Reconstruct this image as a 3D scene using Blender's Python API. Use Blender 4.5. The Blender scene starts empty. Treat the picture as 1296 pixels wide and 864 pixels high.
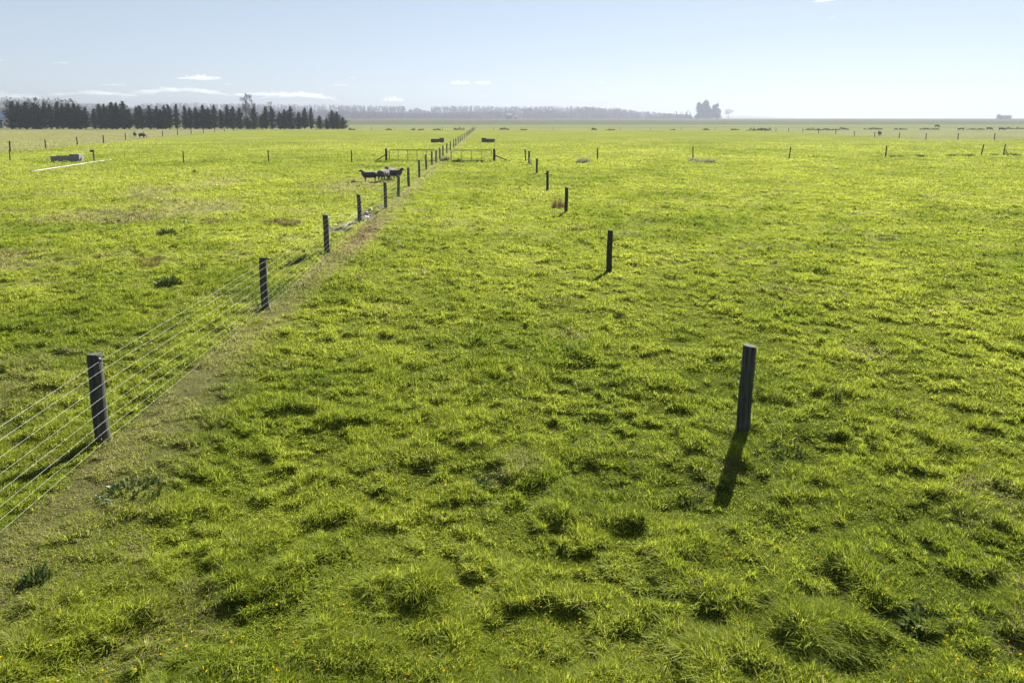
import bpy, bmesh, math, random
import numpy as np
from mathutils import Vector, Matrix

sc = bpy.context.scene
COL = sc.collection
R = math.radians
random.seed(7)
rng = np.random.default_rng(11)

# ------------------------------------------------------------------ camera
CAM_H = 4.2
PITCH = math.atan(0.137)
cam_d = bpy.data.cameras.new('camera')
cam = bpy.data.objects.new('camera', cam_d)
COL.objects.link(cam)
cam.location = (0, 0, CAM_H)
cam.rotation_euler = (math.pi / 2 - PITCH, 0, 0)
cam_d.sensor_width = 36
cam_d.lens = 24
cam_d.shift_y = -164 / 1296
cam_d.clip_start = 0.1
cam_d.clip_end = 30000
sc.camera = cam

# ------------------------------------------------------------------ sky, sun, exposure
SUN_EL, SUN_AZ = R(36), R(27)
world = bpy.data.worlds.new('World')
sc.world = world
world.use_nodes = True
wn = world.node_tree.nodes
wn.clear()
sky = wn.new('ShaderNodeTexSky')
sky.sky_type = 'NISHITA'
sky.sun_disc = False
sky.sun_elevation = SUN_EL
sky.sun_rotation = SUN_AZ
sky.air_density = 0.6
sky.dust_density = 0.0
sky.ozone_density = 2.0
bg = wn.new('ShaderNodeBackground')
bg.inputs['Strength'].default_value = 0.113
wo = wn.new('ShaderNodeOutputWorld')
gam = wn.new('ShaderNodeGamma')
gam.inputs['Gamma'].default_value = 0.42
world.node_tree.links.new(sky.outputs[0], gam.inputs[0])
world.node_tree.links.new(gam.outputs[0], bg.inputs[0])
world.node_tree.links.new(bg.outputs[0], wo.inputs[0])

sd = bpy.data.lights.new('sun', 'SUN')
sd.energy = 5.0
sd.angle = R(0.5)
sd.color = (1.0, 0.95, 0.86)
sun = bpy.data.objects.new('sun', sd)
COL.objects.link(sun)
SV = Vector((math.sin(SUN_AZ) * math.cos(SUN_EL), math.cos(SUN_AZ) * math.cos(SUN_EL), math.sin(SUN_EL)))
sun.rotation_euler = SV.to_track_quat('Z', 'Y').to_euler()
sun.location = (40, 60, 60)

sc.view_settings.view_transform = 'Standard'
sc.view_settings.look = 'None'
sc.view_settings.gamma = 1
sc.view_settings.use_curve_mapping = False
sc.view_settings.exposure = 1.77
sc.render.engine = 'CYCLES'
sc.cycles.max_bounces = 6
sc.cycles.diffuse_bounces = 3
sc.cycles.glossy_bounces = 2
sc.cycles.transmission_bounces = 4
sc.cycles.volume_bounces = 1
sc.cycles.use_denoising = True

# ------------------------------------------------------------------ helpers
def tag(o, label=None, cat=None, group=None, kind=None):
    if label: o['label'] = label
    if cat: o['category'] = cat
    if group: o['group'] = group
    if kind: o['kind'] = kind
    return o

def empty(name, loc, rz=0.0):
    o = bpy.data.objects.new(name, None)
    COL.objects.link(o)
    o.location = loc
    o.rotation_euler = (0, 0, rz)
    o.empty_display_size = 0.3
    return o

def mobj(name, me, mat, parent=None, loc=None):
    o = bpy.data.objects.new(name, me)
    COL.objects.link(o)
    if mat is not None and not me.materials:
        me.materials.append(mat)
    if parent is not None: o.parent = parent
    if loc is not None: o.location = loc
    return o

def np_mesh(name, verts, faces_by_size, smooth=False, attrs=None):
    """verts (n,3); faces_by_size: list of int arrays (m,k)."""
    me = bpy.data.meshes.new(name)
    verts = np.asarray(verts, np.float32)
    me.vertices.add(len(verts))
    me.vertices.foreach_set('co', verts.ravel())
    loops = np.concatenate([f.ravel() for f in faces_by_size]).astype(np.int32)
    starts, s = [], 0
    for f in faces_by_size:
        m, k = f.shape
        starts.append(np.arange(m, dtype=np.int32) * k + s)
        s += m * k
    starts = np.concatenate(starts)
    me.loops.add(len(loops))
    me.loops.foreach_set('vertex_index', loops)
    me.polygons.add(len(starts))
    me.polygons.foreach_set('loop_start', starts)
    if smooth:
        me.polygons.foreach_set('use_smooth', np.ones(len(starts), bool))
    if attrs:
        for k, v in attrs.items():
            a = me.attributes.new(k, 'FLOAT', 'POINT')
            a.data.foreach_set('value', np.asarray(v, np.float32))
    me.update(calc_edges=True)
    return me

def list_mesh(name, vs, fs, smooth=False):
    me = bpy.data.meshes.new(name)
    me.from_pydata([tuple(v) for v in vs], [], fs)
    if smooth:
        me.polygons.foreach_set('use_smooth', [True] * len(me.polygons))
    me.update()
    return me

class MB:
    def __init__(s): s.v, s.f = [], []
    def box(s, c, size, rot=None, bev=0.0):
        hx, hy, hz = size[0] / 2, size[1] / 2, size[2] / 2
        n = len(s.v)
        M = rot if rot is not None else Matrix.Identity(3)
        for sx in (-1, 1):
            for sy in (-1, 1):
                for sz in (-1, 1):
                    s.v.append(Vector(c) + M @ Vector((sx * hx, sy * hy, sz * hz)))
        for q in ((0, 1, 3, 2), (4, 6, 7, 5), (0, 4, 5, 1), (2, 3, 7, 6), (0, 2, 6, 4), (1, 5, 7, 3)):
            s.f.append([n + i for i in q])
        return s
    def tube(s, pts, rad, seg=8, cap=True):
        pts = [Vector(p) for p in pts]
        if not hasattr(rad, '__len__'): rad = [rad] * len(pts)
        rings = []
        for i, p in enumerate(pts):
            a = pts[max(i - 1, 0)]; b = pts[min(i + 1, len(pts) - 1)]
            d = (b - a).normalized()
            up = Vector((0, 0, 1)) if abs(d.z) < 0.9 else Vector((1, 0, 0))
            u = d.cross(up).normalized(); w = d.cross(u).normalized()
            ring = []
            for k in range(seg):
                an = 2 * math.pi * k / seg
                ring.append(len(s.v))
                s.v.append(p + (u * math.cos(an) + w * math.sin(an)) * rad[i])
            rings.append(ring)
        for a, b in zip(rings, rings[1:]):
            for k in range(seg):
                s.f.append([a[k], a[(k + 1) % seg], b[(k + 1) % seg], b[k]])
        if cap:
            s.f.append(list(rings[0])[::-1]); s.f.append(list(rings[-1]))
        return s
    def build(s, name, mat, parent=None, loc=None, smooth=False):
        me = list_mesh(name, s.v, s.f, smooth)
        bm = bmesh.new(); bm.from_mesh(me)
        bmesh.ops.recalc_face_normals(bm, faces=bm.faces)
        bm.to_mesh(me); bm.free()
        return mobj(name, me, mat, parent, loc)

# ---- noise
def _hash(ix, iy, seed):
    h = (ix.astype(np.int64) * 374761393 + iy.astype(np.int64) * 668265263 + seed * 1442695041) & 0xFFFFFFFF
    h = ((h ^ (h >> 13)) * 1274126177) & 0xFFFFFFFF
    h = ((h ^ (h >> 16)) * 2246822519) & 0xFFFFFFFF
    return ((h ^ (h >> 15)) & 0xFFFFFF) / float(0xFFFFFF)

def vnoise(x, y, seed=0):
    xi = np.floor(x); yi = np.floor(y)
    fx = x - xi; fy = y - yi
    fx = fx * fx * fx * (fx * (fx * 6 - 15) + 10)
    fy = fy * fy * fy * (fy * (fy * 6 - 15) + 10)
    a = _hash(xi, yi, seed); b = _hash(xi + 1, yi, seed)
    c = _hash(xi, yi + 1, seed); d = _hash(xi + 1, yi + 1, seed)
    return (a * (1 - fx) + b * fx) * (1 - fy) + (c * (1 - fx) + d * fx) * fy

def fbm(x, y, scale, seed=0, octv=3, gain=0.5):
    s, amp, tot = 0.0, 1.0, 0.0
    x = x / scale; y = y / scale
    for o in range(octv):
        s = s + amp * vnoise(x + 17.3 * o, y - 9.1 * o, seed + o * 31)
        tot += amp; amp *= gain
        x, y = (x * 0.8 - y * 0.6) * 2.03, (x * 0.6 + y * 0.8) * 2.03
    return s / tot

def sstep(a, b, v):
    t = np.clip((v - a) / (b - a), 0, 1)
    return t * t * (3 - 2 * t)

# ---- layout of the farm (metres): straight fence lines
def main_x(y): return -4.966 - 0.0345 * y          # long wire fence
def right_x(y): return 3.35 - 0.0300 * y           # row of bare posts
LEFT_A, LEFT_B = (-62.3, 85.0), (-90.0, 209.0)

def clump(x, y):
    """0..1, tall grass tussocks"""
    n = fbm(x, y, 0.40, 3, 3, 0.62)
    m = fbm(x, y, 5.0, 12, 2)
    a = sstep(0.48 - 0.30 * (m - 0.5), 0.66 - 0.2 * (m - 0.5), n)
    b = sstep(0.52, 0.70, fbm(x, y, 0.19, 33, 2))
    return np.clip(0.68 * a + 0.45 * b, 0, 1)

def tussock(x, y):
    """scattered rank tussocks, the ones the stock leave"""
    n = vnoise(x / 0.62 + 3.1, y / 0.62, 201)
    w = fbm(x, y, 0.25, 207, 2)
    m = vnoise(x / 4.5, y / 4.5, 203)
    return sstep(0.80, 0.92, n + 0.10 * (w - 0.5)) * sstep(0.35, 0.6, m)

def cross_line(x, y):
    yc = 66.5 + np.where(x > 0, 0.235 * x, 0.05 * x)
    return np.exp(-((y - yc) / 0.45) ** 2) * sstep(0.3, 0.65, fbm(x, y, 2.4, 301, 2))

def fence_strip(x, y):
    d = x - main_x(y)
    w = 0.9 + 0.6 * fbm(x, y, 2.5, 77, 2)
    side = np.where(d > 0, 0.85 * w * (0.8 + 0.3 * sstep(14, 5, y)), 0.25)
    return np.clip(1.15 - np.abs(d - 0.25) / side, 0, 1)

def mud(x, y):
    d = ((x + 6.55) / 0.75) ** 2 + ((y - 28.5) / 4.2) ** 2
    return sstep(1.1, 0.4, d + 2.6 * (fbm(x, y, 0.7, 5, 2) - 0.45))

def rise(x, y):
    far = sstep(280, 1000, y)
    return 2.35 * far + 0.25 * sstep(1000, 1800, y)

def height(x, y):
    x = np.asarray(x, float); y = np.asarray(y, float)
    st = fence_strip(x, y)
    fine = sstep(700, 200, y)
    h = 0.10 * (fbm(x, y, 6.0, 1, 2) - 0.5)
    h = h + 0.09 * (fbm(x, y, 1.8, 8, 2, 0.4) - 0.5) * (1 - 0.5 * st) * fine
    h = h + (0.062 * clump(x, y) + 0.04 * sstep(0.46, 0.62, fbm(x, y, 1.05, 19, 2)) + 0.05 * tussock(x, y) + 0.05 * cross_line(x, y)) * (1 - 0.8 * st) * fine
    h = h + 0.10 * np.exp(-((x - main_x(y) - 0.6) / 1.1) ** 2) * sstep(120, 60, y)
    h = h - 0.10 * mud(x, y)
    return h - 0.055 + rise(x, y)

def hz(x, y): return float(height(np.array([float(x)]), np.array([float(y)]))[0])

def px(pxx, pyy, z=0.0):
    """point of the level ground seen at that place of the 1296x864 photograph"""
    xc = (pxx - 648) / 864; yc = (268 - pyy) / 864
    dy = math.cos(PITCH) + yc * math.sin(PITCH)
    dz = -math.sin(PITCH) + yc * math.cos(PITCH)
    t = (z - CAM_H) / dz
    return (xc * t, dy * t)

def at(pxx, Y):
    """x at distance Y for that picture column"""
    k = math.cos(PITCH) * 1.0
    return (pxx - 648) / 864 * Y * math.cos(PITCH) * 1.0 if Y > 300 else (pxx - 648) / 864 * (Y * math.cos(PITCH) + CAM_H * math.sin(PITCH))

def zrow(pyy, Y):
    """height above datum seen at picture row pyy at distance Y"""
    yc = (268 - pyy) / 864
    dy = math.cos(PITCH) + yc * math.sin(PITCH)
    dz = -math.sin(PITCH) + yc * math.cos(PITCH)
    return CAM_H + dz / dy * Y

# ------------------------------------------------------------------ materials
def new_mat(name):
    m = bpy.data.materials.new(name)
    m.use_nodes = True
    nt = m.node_tree
    nt.nodes.clear()
    out = nt.nodes.new('ShaderNodeOutputMaterial')
    return m, nt, out

def simple_mat(name, col, rough=0.7, var=0.25, scale=8.0, metallic=0.0, bump=0.0, stretch=(1, 1, 1), col2=None, coord='Object'):
    m, nt, out = new_mat(name)
    N, L = nt.nodes, nt.links
    p = N.new('ShaderNodeBsdfPrincipled')
    tc = N.new('ShaderNodeTexCoord'); mp = N.new('ShaderNodeMapping')
    mp.inputs['Scale'].default_value = stretch
    nz = N.new('ShaderNodeTexNoise'); nz.inputs['Scale'].default_value = scale; nz.inputs['Detail'].default_value = 6
    nz.inputs['Roughness'].default_value = 0.65
    L.new(tc.outputs[coord], mp.inputs[0]); L.new(mp.outputs[0], nz.inputs['Vector'])
    cr = N.new('ShaderNodeValToRGB')
    c2 = col2 or tuple(min(1, c * (1 + var)) for c in col)
    c1 = tuple(c * (1 - var) for c in col)
    cr.color_ramp.elements[0].position = 0.35; cr.color_ramp.elements[1].position = 0.68
    cr.color_ramp.elements[0].color = (*c1, 1); cr.color_ramp.elements[1].color = (*c2, 1)
    L.new(nz.outputs[0], cr.inputs[0]); L.new(cr.outputs[0], p.inputs['Base Color'])
    p.inputs['Roughness'].default_value = rough
    p.inputs['Metallic'].default_value = metallic
    if bump:
        b = N.new('ShaderNodeBump'); b.inputs['Strength'].default_value = bump; b.inputs['Distance'].default_value = 0.02
        L.new(nz.outputs[0], b.inputs['Height']); L.new(b.outputs[0], p.inputs['Normal'])
    L.new(p.outputs[0], out.inputs[0])
    return m

def leaf_mat(name, c_a, c_b, trans=0.4, gloss=0.0, scale=0.6):
    m, nt, out = new_mat(name)
    N, L = nt.nodes, nt.links
    tc = N.new('ShaderNodeTexCoord')
    nz = N.new('ShaderNodeTexNoise'); nz.inputs['Scale'].default_value = scale; nz.inputs['Detail'].default_value = 4
    L.new(tc.outputs['Object'], nz.inputs['Vector'])
    mx = N.new('ShaderNodeMix'); mx.data_type = 'RGBA'
    mx.inputs[6].default_value = (*c_a, 1); mx.inputs[7].default_value = (*c_b, 1)
    L.new(nz.outputs[0], mx.inputs[0])
    d = N.new('ShaderNodeBsdfDiffuse'); t = N.new('ShaderNodeBsdfTranslucent')
    L.new(mx.outputs[2], d.inputs[0]); L.new(mx.outputs[2], t.inputs[0])
    ms = N.new('ShaderNodeMixShader'); ms.inputs[0].default_value = trans
    L.new(d.outputs[0], ms.inputs[1]); L.new(t.outputs[0], ms.inputs[2])
    last = ms
    if gloss:
        g = N.new('ShaderNodeBsdfGlossy'); g.inputs['Roughness'].default_value = 0.45
        g.inputs[0].default_value = (0.9, 0.95, 0.85, 1)
        m2 = N.new('ShaderNodeMixShader'); m2.inputs[0].default_value = gloss
        L.new(ms.outputs[0], m2.inputs[1]); L.new(g.outputs[0], m2.inputs[2]); last = m2
    L.new(last.outputs[0], out.inputs[0])
    return m

# grass blades: tone (blue-green .. yellow-green) and dry (green .. straw) are kept per blade
def grass_mat():
    m, nt, out = new_mat('grass_blades')
    N, L = nt.nodes, nt.links
    a1 = N.new('ShaderNodeAttribute'); a1.attribute_name = 'tone'
    a2 = N.new('ShaderNodeAttribute'); a2.attribute_name = 'dry'
    cr = N.new('ShaderNodeValToRGB')
    e = cr.color_ramp.elements
    e[0].position = 0.0; e[0].color = (0.072, 0.128, 0.010, 1)
    e[1].position = 1.0; e[1].color = (0.282, 0.325, 0.038, 1)
    k = e.new(0.5); k.color = (0.200, 0.244, 0.019, 1)
    L.new(a1.outputs['Fac'], cr.inputs[0])
    c2 = N.new('ShaderNodeValToRGB')
    e = c2.color_ramp.elements
    e[0].position = 0.0; e[0].color = (0.17, 0.165, 0.06, 1)
    e[1].position = 1.0; e[1].color = (0.11, 0.065, 0.045, 1)
    k = e.new(0.55); k.color = (0.28, 0.245, 0.135, 1)
    L.new(a2.outputs['Fac'], c2.inputs[0])
    mp = N.new('ShaderNodeMapRange'); mp.inputs[1].default_value = 0.0; mp.inputs[2].default_value = 0.6
    L.new(a2.outputs['Fac'], mp.inputs[0])
    mx = N.new('ShaderNodeMix'); mx.data_type = 'RGBA'
    L.new(mp.outputs[0], mx.inputs[0]); L.new(cr.outputs[0], mx.inputs[6]); L.new(c2.outputs[0], mx.inputs[7])
    d = N.new('ShaderNodeBsdfDiffuse'); t = N.new('ShaderNodeBsdfTranslucent')
    L.new(mx.outputs[2], d.inputs[0])
    hs = N.new('ShaderNodeHueSaturation'); hs.inputs['Value'].default_value = 1.3; hs.inputs['Hue'].default_value = 0.495
    L.new(mx.outputs[2], hs.inputs['Color']); L.new(hs.outputs[0], t.inputs[0])
    ms = N.new('ShaderNodeMixShader'); ms.inputs[0].default_value = 0.6
    L.new(d.outputs[0], ms.inputs[1]); L.new(t.outputs[0], ms.inputs[2])
    g = N.new('ShaderNodeBsdfGlossy'); g.inputs['Roughness'].default_value = 0.5
    g.inputs[0].default_value = (1, 1, 0.95, 1)
    m2 = N.new('ShaderNodeMixShader'); m2.inputs[0].default_value = 0.005
    L.new(ms.outputs[0], m2.inputs[1]); L.new(g.outputs[0], m2.inputs[2])
    L.new(m2.outputs[0], out.inputs[0])
    return m

def ground_mat():
    m, nt, out = new_mat('pasture_ground')
    N, L = nt.nodes, nt.links
    at_ = N.new('ShaderNodeAttribute'); at_.attribute_name = 'field'
    tc = N.new('ShaderNodeTexCoord')
    def noise(scale, detail, stretch=None):
        n = N.new('ShaderNodeTexNoise'); n.inputs['Scale'].default_value = scale; n.inputs['Detail'].default_value = detail
        n.inputs['Roughness'].default_value = 0.6
        if stretch:
            mp = N.new('ShaderNodeMapping'); mp.inputs['Scale'].default_value = stretch
            L.new(tc.outputs['Object'], mp.inputs[0]); L.new(mp.outputs[0], n.inputs['Vector'])
        else:
            L.new(tc.outputs['Object'], n.inputs['Vector'])
        return n
    n1 = noise(2.2, 8); n2 = noise(0.12, 5)
    mr1 = N.new('ShaderNodeMapRange'); mr1.inputs[1].default_value = 0.3; mr1.inputs[2].default_value = 0.7
    mr1.inputs[3].default_value = 0.62; mr1.inputs[4].default_value = 1.35
    L.new(n1.outputs[0], mr1.inputs[0])
    mr2 = N.new('ShaderNodeMapRange'); mr2.inputs[1].default_value = 0.3; mr2.inputs[2].default_value = 0.7
    mr2.inputs[3].default_value = 0.86; mr2.inputs[4].default_value = 1.14
    L.new(n2.outputs[0], mr2.inputs[0])
    mu = N.new('ShaderNodeMath'); mu.operation = 'MULTIPLY'
    L.new(mr1.outputs[0], mu.inputs[0]); L.new(mr2.outputs[0], mu.inputs[1])
    vm = N.new('ShaderNodeVectorMath'); vm.operation = 'SCALE'
    L.new(at_.outputs['Color'], vm.inputs[0]); L.new(mu.outputs[0], vm.inputs['Scale'])
    p = N.new('ShaderNodeBsdfPrincipled')
    L.new(vm.outputs[0], p.inputs['Base Color'])
    wet = N.new('ShaderNodeAttribute'); wet.attribute_name = 'wet'
    mr = N.new('ShaderNodeMapRange'); mr.inputs[3].default_value = 0.85; mr.inputs[4].default_value = 0.5
    L.new(wet.outputs['Fac'], mr.inputs[0]); L.new(mr.outputs[0], p.inputs['Roughness'])
    ws = N.new('ShaderNodeMath'); ws.operation = 'MULTIPLY_ADD'; ws.inputs[1].default_value = 0.25; ws.inputs[2].default_value = 0.0
    L.new(wet.outputs['Fac'], ws.inputs[0]); L.new(ws.outputs[0], p.inputs['Specular IOR Level'])
    p.inputs['Specular Tint'].default_value = (1.0, 0.97, 0.6, 1)
    b = N.new('ShaderNodeBump'); b.inputs['Strength'].default_value = 0.7; b.inputs['Distance'].default_value = 0.10
    L.new(n1.outputs[0], b.inputs['Height']); L.new(b.outputs[0], p.inputs['Normal'])
    L.new(p.outputs[0], out.inputs[0])
    return m

M = {}
M['grass'] = grass_mat()
M['ground'] = ground_mat()
M['post'] = simple_mat('weathered_post_wood', (0.028, 0.031, 0.024), 0.9, 0.65, 4.0, bump=1.0, stretch=(10, 10, 0.7), col2=(0.075, 0.078, 0.060))
M['post_dark'] = simple_mat('dark_post_wood', (0.020, 0.019, 0.016), 0.9, 0.4, 4.0, bump=0.6, stretch=(8, 8, 1))
M['wire'] = simple_mat('galvanised_wire', (0.24, 0.24, 0.23), 0.55, 0.25, 3.0, metallic=0.3)
M['gate'] = simple_mat('galvanised_gate_tube', (0.055, 0.055, 0.053), 0.5, 0.2, 5.0, metallic=0.4)
M['black'] = simple_mat('black_plastic', (0.015, 0.015, 0.016), 0.5, 0.2, 5.0)
M['concrete'] = simple_mat('trough_concrete', (0.17, 0.172, 0.175), 0.85, 0.2, 4.0, bump=0.3)
M['concrete_old'] = simple_mat('mossy_concrete', (0.07, 0.066, 0.06), 0.9, 0.35, 3.0, bump=0.3)
M['water'] = simple_mat('trough_water', (0.03, 0.045, 0.04), 0.06, 0.1, 2.0)
M['white'] = simple_mat('white_plastic', (0.6, 0.6, 0.58), 0.45, 0.05, 3.0)
M['pipe'] = simple_mat('weathered_pipe', (0.30, 0.30, 0.27), 0.6, 0.2, 0.8)
M['wool'] = simple_mat('sheep_wool', (0.045, 0.039, 0.040), 0.95, 0.25, 14.0, bump=1.0)
M['wool'].node_tree.nodes['Principled BSDF'].inputs['Sheen Weight'].default_value = 0.6
M['wool'].node_tree.nodes['Principled BSDF'].inputs['Sheen Roughness'].default_value = 0.4
M['hide'] = simple_mat('black_hide', (0.012, 0.011, 0.011), 1.0, 0.3, 3.0)
M['hide'].node_tree.nodes['Principled BSDF'].inputs['Specular IOR Level'].default_value = 0.1
M['hide_pied'] = simple_mat('pied_hide', (0.015, 0.013, 0.013), 0.6, 0.1, 1.6, col2=(0.55, 0.53, 0.5))
M['conifer'] = leaf_mat('shelterbelt_foliage', (0.007, 0.014, 0.006), (0.019, 0.032, 0.011), 0.12)
M['conifer_far'] = leaf_mat('cypress_foliage', (0.012, 0.018, 0.010), (0.024, 0.032, 0.016), 0.12)
M['bark'] = simple_mat('bark', (0.05, 0.042, 0.034), 0.9, 0.3, 2.0)
M['twig'] = simple_mat('bare_twigs', (0.09, 0.075, 0.062), 0.9, 0.3, 0.5)
M['wood_bare'] = leaf_mat('bare_woodland', (0.045, 0.036, 0.027), (0.08, 0.067, 0.046), 0.2, scale=0.03)
M['wood_pine'] = leaf_mat('pine_woodland', (0.016, 0.021, 0.014), (0.032, 0.036, 0.024), 0.1, scale=0.02)
M['scrub'] = leaf_mat('scrub_leaves', (0.035, 0.038, 0.018), (0.075, 0.07, 0.042), 0.3, scale=1.5)
M['dryrush'] = leaf_mat('dry_rush', (0.15, 0.14, 0.11), (0.27, 0.26, 0.22), 0.45, scale=5)
M['rust_weed'] = leaf_mat('dead_dock_stems', (0.11, 0.055, 0.035), (0.16, 0.10, 0.065), 0.3, scale=5)
M['tan_weed'] = leaf_mat('dead_grass_tuft', (0.14, 0.11, 0.05), (0.21, 0.17, 0.09), 0.4, scale=5)
M['thistle'] = leaf_mat('thistle_leaves', (0.036, 0.062, 0.010), (0.080, 0.105, 0.032), 0.3, gloss=0.02, scale=4)
M['petal'] = leaf_mat('yellow_petals', (0.6, 0.40, 0.008), (0.7, 0.5, 0.015), 0.4)
M['stone'] = simple_mat('pale_stone', (0.25, 0.235, 0.225), 0.55, 0.35, 6.0, bump=0.4)
M['roof_blue'] = simple_mat('blue_roof_sheet', (0.06, 0.10, 0.18), 0.5, 0.12, 0.8)
M['shed_wall'] = simple_mat('shed_wall_sheet', (0.05, 0.05, 0.05), 0.7, 0.25, 0.6)
M['far_wall'] = simple_mat('far_shed_wall', (0.08, 0.085, 0.095), 0.8, 0.15, 0.5)
M['house_wall'] = simple_mat('house_wall', (0.17, 0.165, 0.16), 0.8, 0.1, 0.5)
M['house_roof'] = simple_mat('house_roof', (0.08, 0.08, 0.085), 0.7, 0.1, 0.5)
M['glass'] = simple_mat('window_glass', (0.03, 0.035, 0.04), 0.1, 0.1, 1.0)
M['hill'] = simple_mat('hill_grass', (0.065, 0.06, 0.032), 0.95, 0.3, 0.02)

# ------------------------------------------------------------------ the ground
def field_colour(x, y):
    """turf colour at each place, with backlit brightness painted in by distance (linear)"""
    n = x.shape
    big = fbm(x, y, 9.0, 41, 3)
    med = fbm(x, y, 2.0, 43, 3)
    tone = np.clip(0.46 + 0.95 * (big - 0.5) + 0.9 * (med - 0.5), 0, 1)
    a = np.array([0.122, 0.144, 0.023]); b = np.array([0.162, 0.178, 0.036])
    canopy = a + (b - a) * tone[..., None]
    soil = np.array([0.030, 0.040, 0.005])
    k = sstep(5, 26, y)[..., None]  # dark soil close by; farther off a canopy colour brightened as if backlit
    base = soil * (1 - k) + canopy * k
    # thin and trampled places
    dry = dryness(x, y)
    straw = np.array([0.165, 0.150, 0.078])
    base = base * (1 - dry[..., None] * 0.85) + straw * dry[..., None] * 0.85 * (0.55 + 0.45 * k)
    md = mud(x, y)[..., None]
    base = base * (1 - md) + np.array([0.050, 0.040, 0.034]) * md
    # other fields
    lx = LEFT_A[0] + (y - LEFT_A[1]) * (LEFT_B[0] - LEFT_A[0]) / (LEFT_B[1] - LEFT_A[1])
    pale = ((x < lx) & (y > 60)).astype(float)[..., None]
    pc = np.array([0.145, 0.145, 0.058]) * (0.85 + 0.3 * med[..., None])
    base = base * (1 - pale) + pc * pale
    rt = (((x > 82.5) & (y > 138)) | ((x > 82.5 + 0 * y) & (y > 138))).astype(float)[..., None]
    far = np.maximum(rt, (y > 243).astype(float)[..., None])
    dist = y[..., None]
    streak = fbm(x * 0.12, y, 40.0, 91, 3)[..., None]
    c1 = np.array([0.135, 0.145, 0.065]); c2 = np.array([0.082, 0.088, 0.050]); c3 = np.array([0.088, 0.094, 0.050])
    t1 = sstep(380, 470, dist + 120 * (streak - 0.5)); t2 = sstep(900, 1200, dist)
    fc = (c1 * (1 - t1) + c2 * t1) * (1 - t2) + c3 * t2
    fc = fc * (0.70 + 0.6 * streak)
    return base * (1 - far) + fc * far

def dryness(x, y):
    st = fence_strip(x, y)
    d = 0.65 * st * sstep(0.2, 0.7, fbm(x, y, 0.9, 21, 3) + 0.25)
    # dead reddish weeds beside the fence
    r = np.exp(-(((y - 24.5) / 6.0) ** 2)) * np.exp(-((x - main_x(y) - 0.55) / 0.5) ** 2)
    d = np.maximum(d, r * 1.0)
    # tired patches left of the fence
    n = fbm(x, y, 5.0, 63, 3)
    p = sstep(0.50, 0.68, n) * sstep(-6.0, -9.0, x) * sstep(60, 45, y)
    d = np.maximum(d, 0.58 * p)
    q = sstep(0.66, 0.80, fbm(x, y, 1.3, 65, 3))
    return np.clip(np.maximum(d, 0.38 * q), 0, 1)

def build_ground():
    ys = [-60, -40, -25, -15, -8, -4, -1, 1, 2, 3]
    y = 3.0
    while y < 4000:
        y *= 1.0058
        ys.append(y)
    ys = np.array(ys)
    ud = np.linspace(-1.02, 1.02, 900)
    nc = 24
    t = np.linspace(0, 1, nc + 1)[1:]
    Xs = []
    for yy in ys:
        s = max(yy, 0) + 5
        dense = ud * s
        edge = 1.02 * s
        xm = min(9 * s, max(edge + 60, 4300))
        side = edge + (xm - edge) * t ** 2.2
        Xs.append(np.concatenate([-side[::-1], dense, side]))
    X = np.array(Xs)
    Y = np.repeat(ys[:, None], X.shape[1], 1)
    Z = height(X, Y)
    nr, ncol = X.shape
    V = np.stack([X, Y, Z], -1).reshape(-1, 3)
    idx = np.arange(nr * ncol).reshape(nr, ncol)
    F = np.stack([idx[:-1, :-1], idx[:-1, 1:], idx[1:, 1:], idx[1:, :-1]], -1).reshape(-1, 4)
    me = np_mesh('ground', V, [F], smooth=True)
    C = field_colour(X, Y).reshape(-1, 3)
    a = me.attributes.new('field', 'FLOAT_COLOR', 'POINT')
    a.data.foreach_set('color', np.concatenate([C, np.ones((len(C), 1))], 1).astype(np.float32).ravel())
    w = me.attributes.new('wet', 'FLOAT', 'POINT')
    w.data.foreach_set('value', mud(X, Y).astype(np.float32).ravel())
    o = mobj('ground', me, M['ground'])
    tag(o, 'flat green pasture reaching to the hazy horizon', kind='structure')
build_ground()

# low rises on the skyline
def build_hills():
    V, F = [], []
    def ridge(x0, x1, Y, prof, depth):
        n = len(V); K = 60
        for i in range(K + 1):
            p = x0 + (x1 - x0) * i / K
            X = at(p, Y)
            top = np.interp(p, [a for a, _ in prof], [b for _, b in prof]) + 0.35 * math.sin(p * 0.31) + 0.2 * math.sin(p * 0.9)
            zt = max(zrow(top, Y), 1.0)
            for j in range(9):
                a = math.pi * j / 8
                V.append((X - 0.0 + (0 if j in (0, 8) else 2 * math.sin(p)), Y - depth * math.cos(a), max(math.sin(a), 0) * zt - (0.6 if j in (0, 8) else 0)))
        for i in range(K):
            for j in range(8):
                F.append([n + i * 9 + j, n + (i + 1) * 9 + j, n + (i + 1) * 9 + j + 1, n + i * 9 + j + 1])
    ridge(915, 1010, 3300, [(915, 150.5), (925, 147.3), (940, 146.6), (960, 147.6), (985, 149), (1010, 150.8)], 200)
    ridge(-80, 175, 2900, [(-80, 126), (0, 127), (60, 129), (110, 131), (140, 132), (160, 135), (175, 140)], 250)
    me = list_mesh('hills', V, F, True)
    tag(mobj('hills', me, M['hill']), 'low hazy rises on the skyline', kind='structure')
build_hills()

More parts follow.
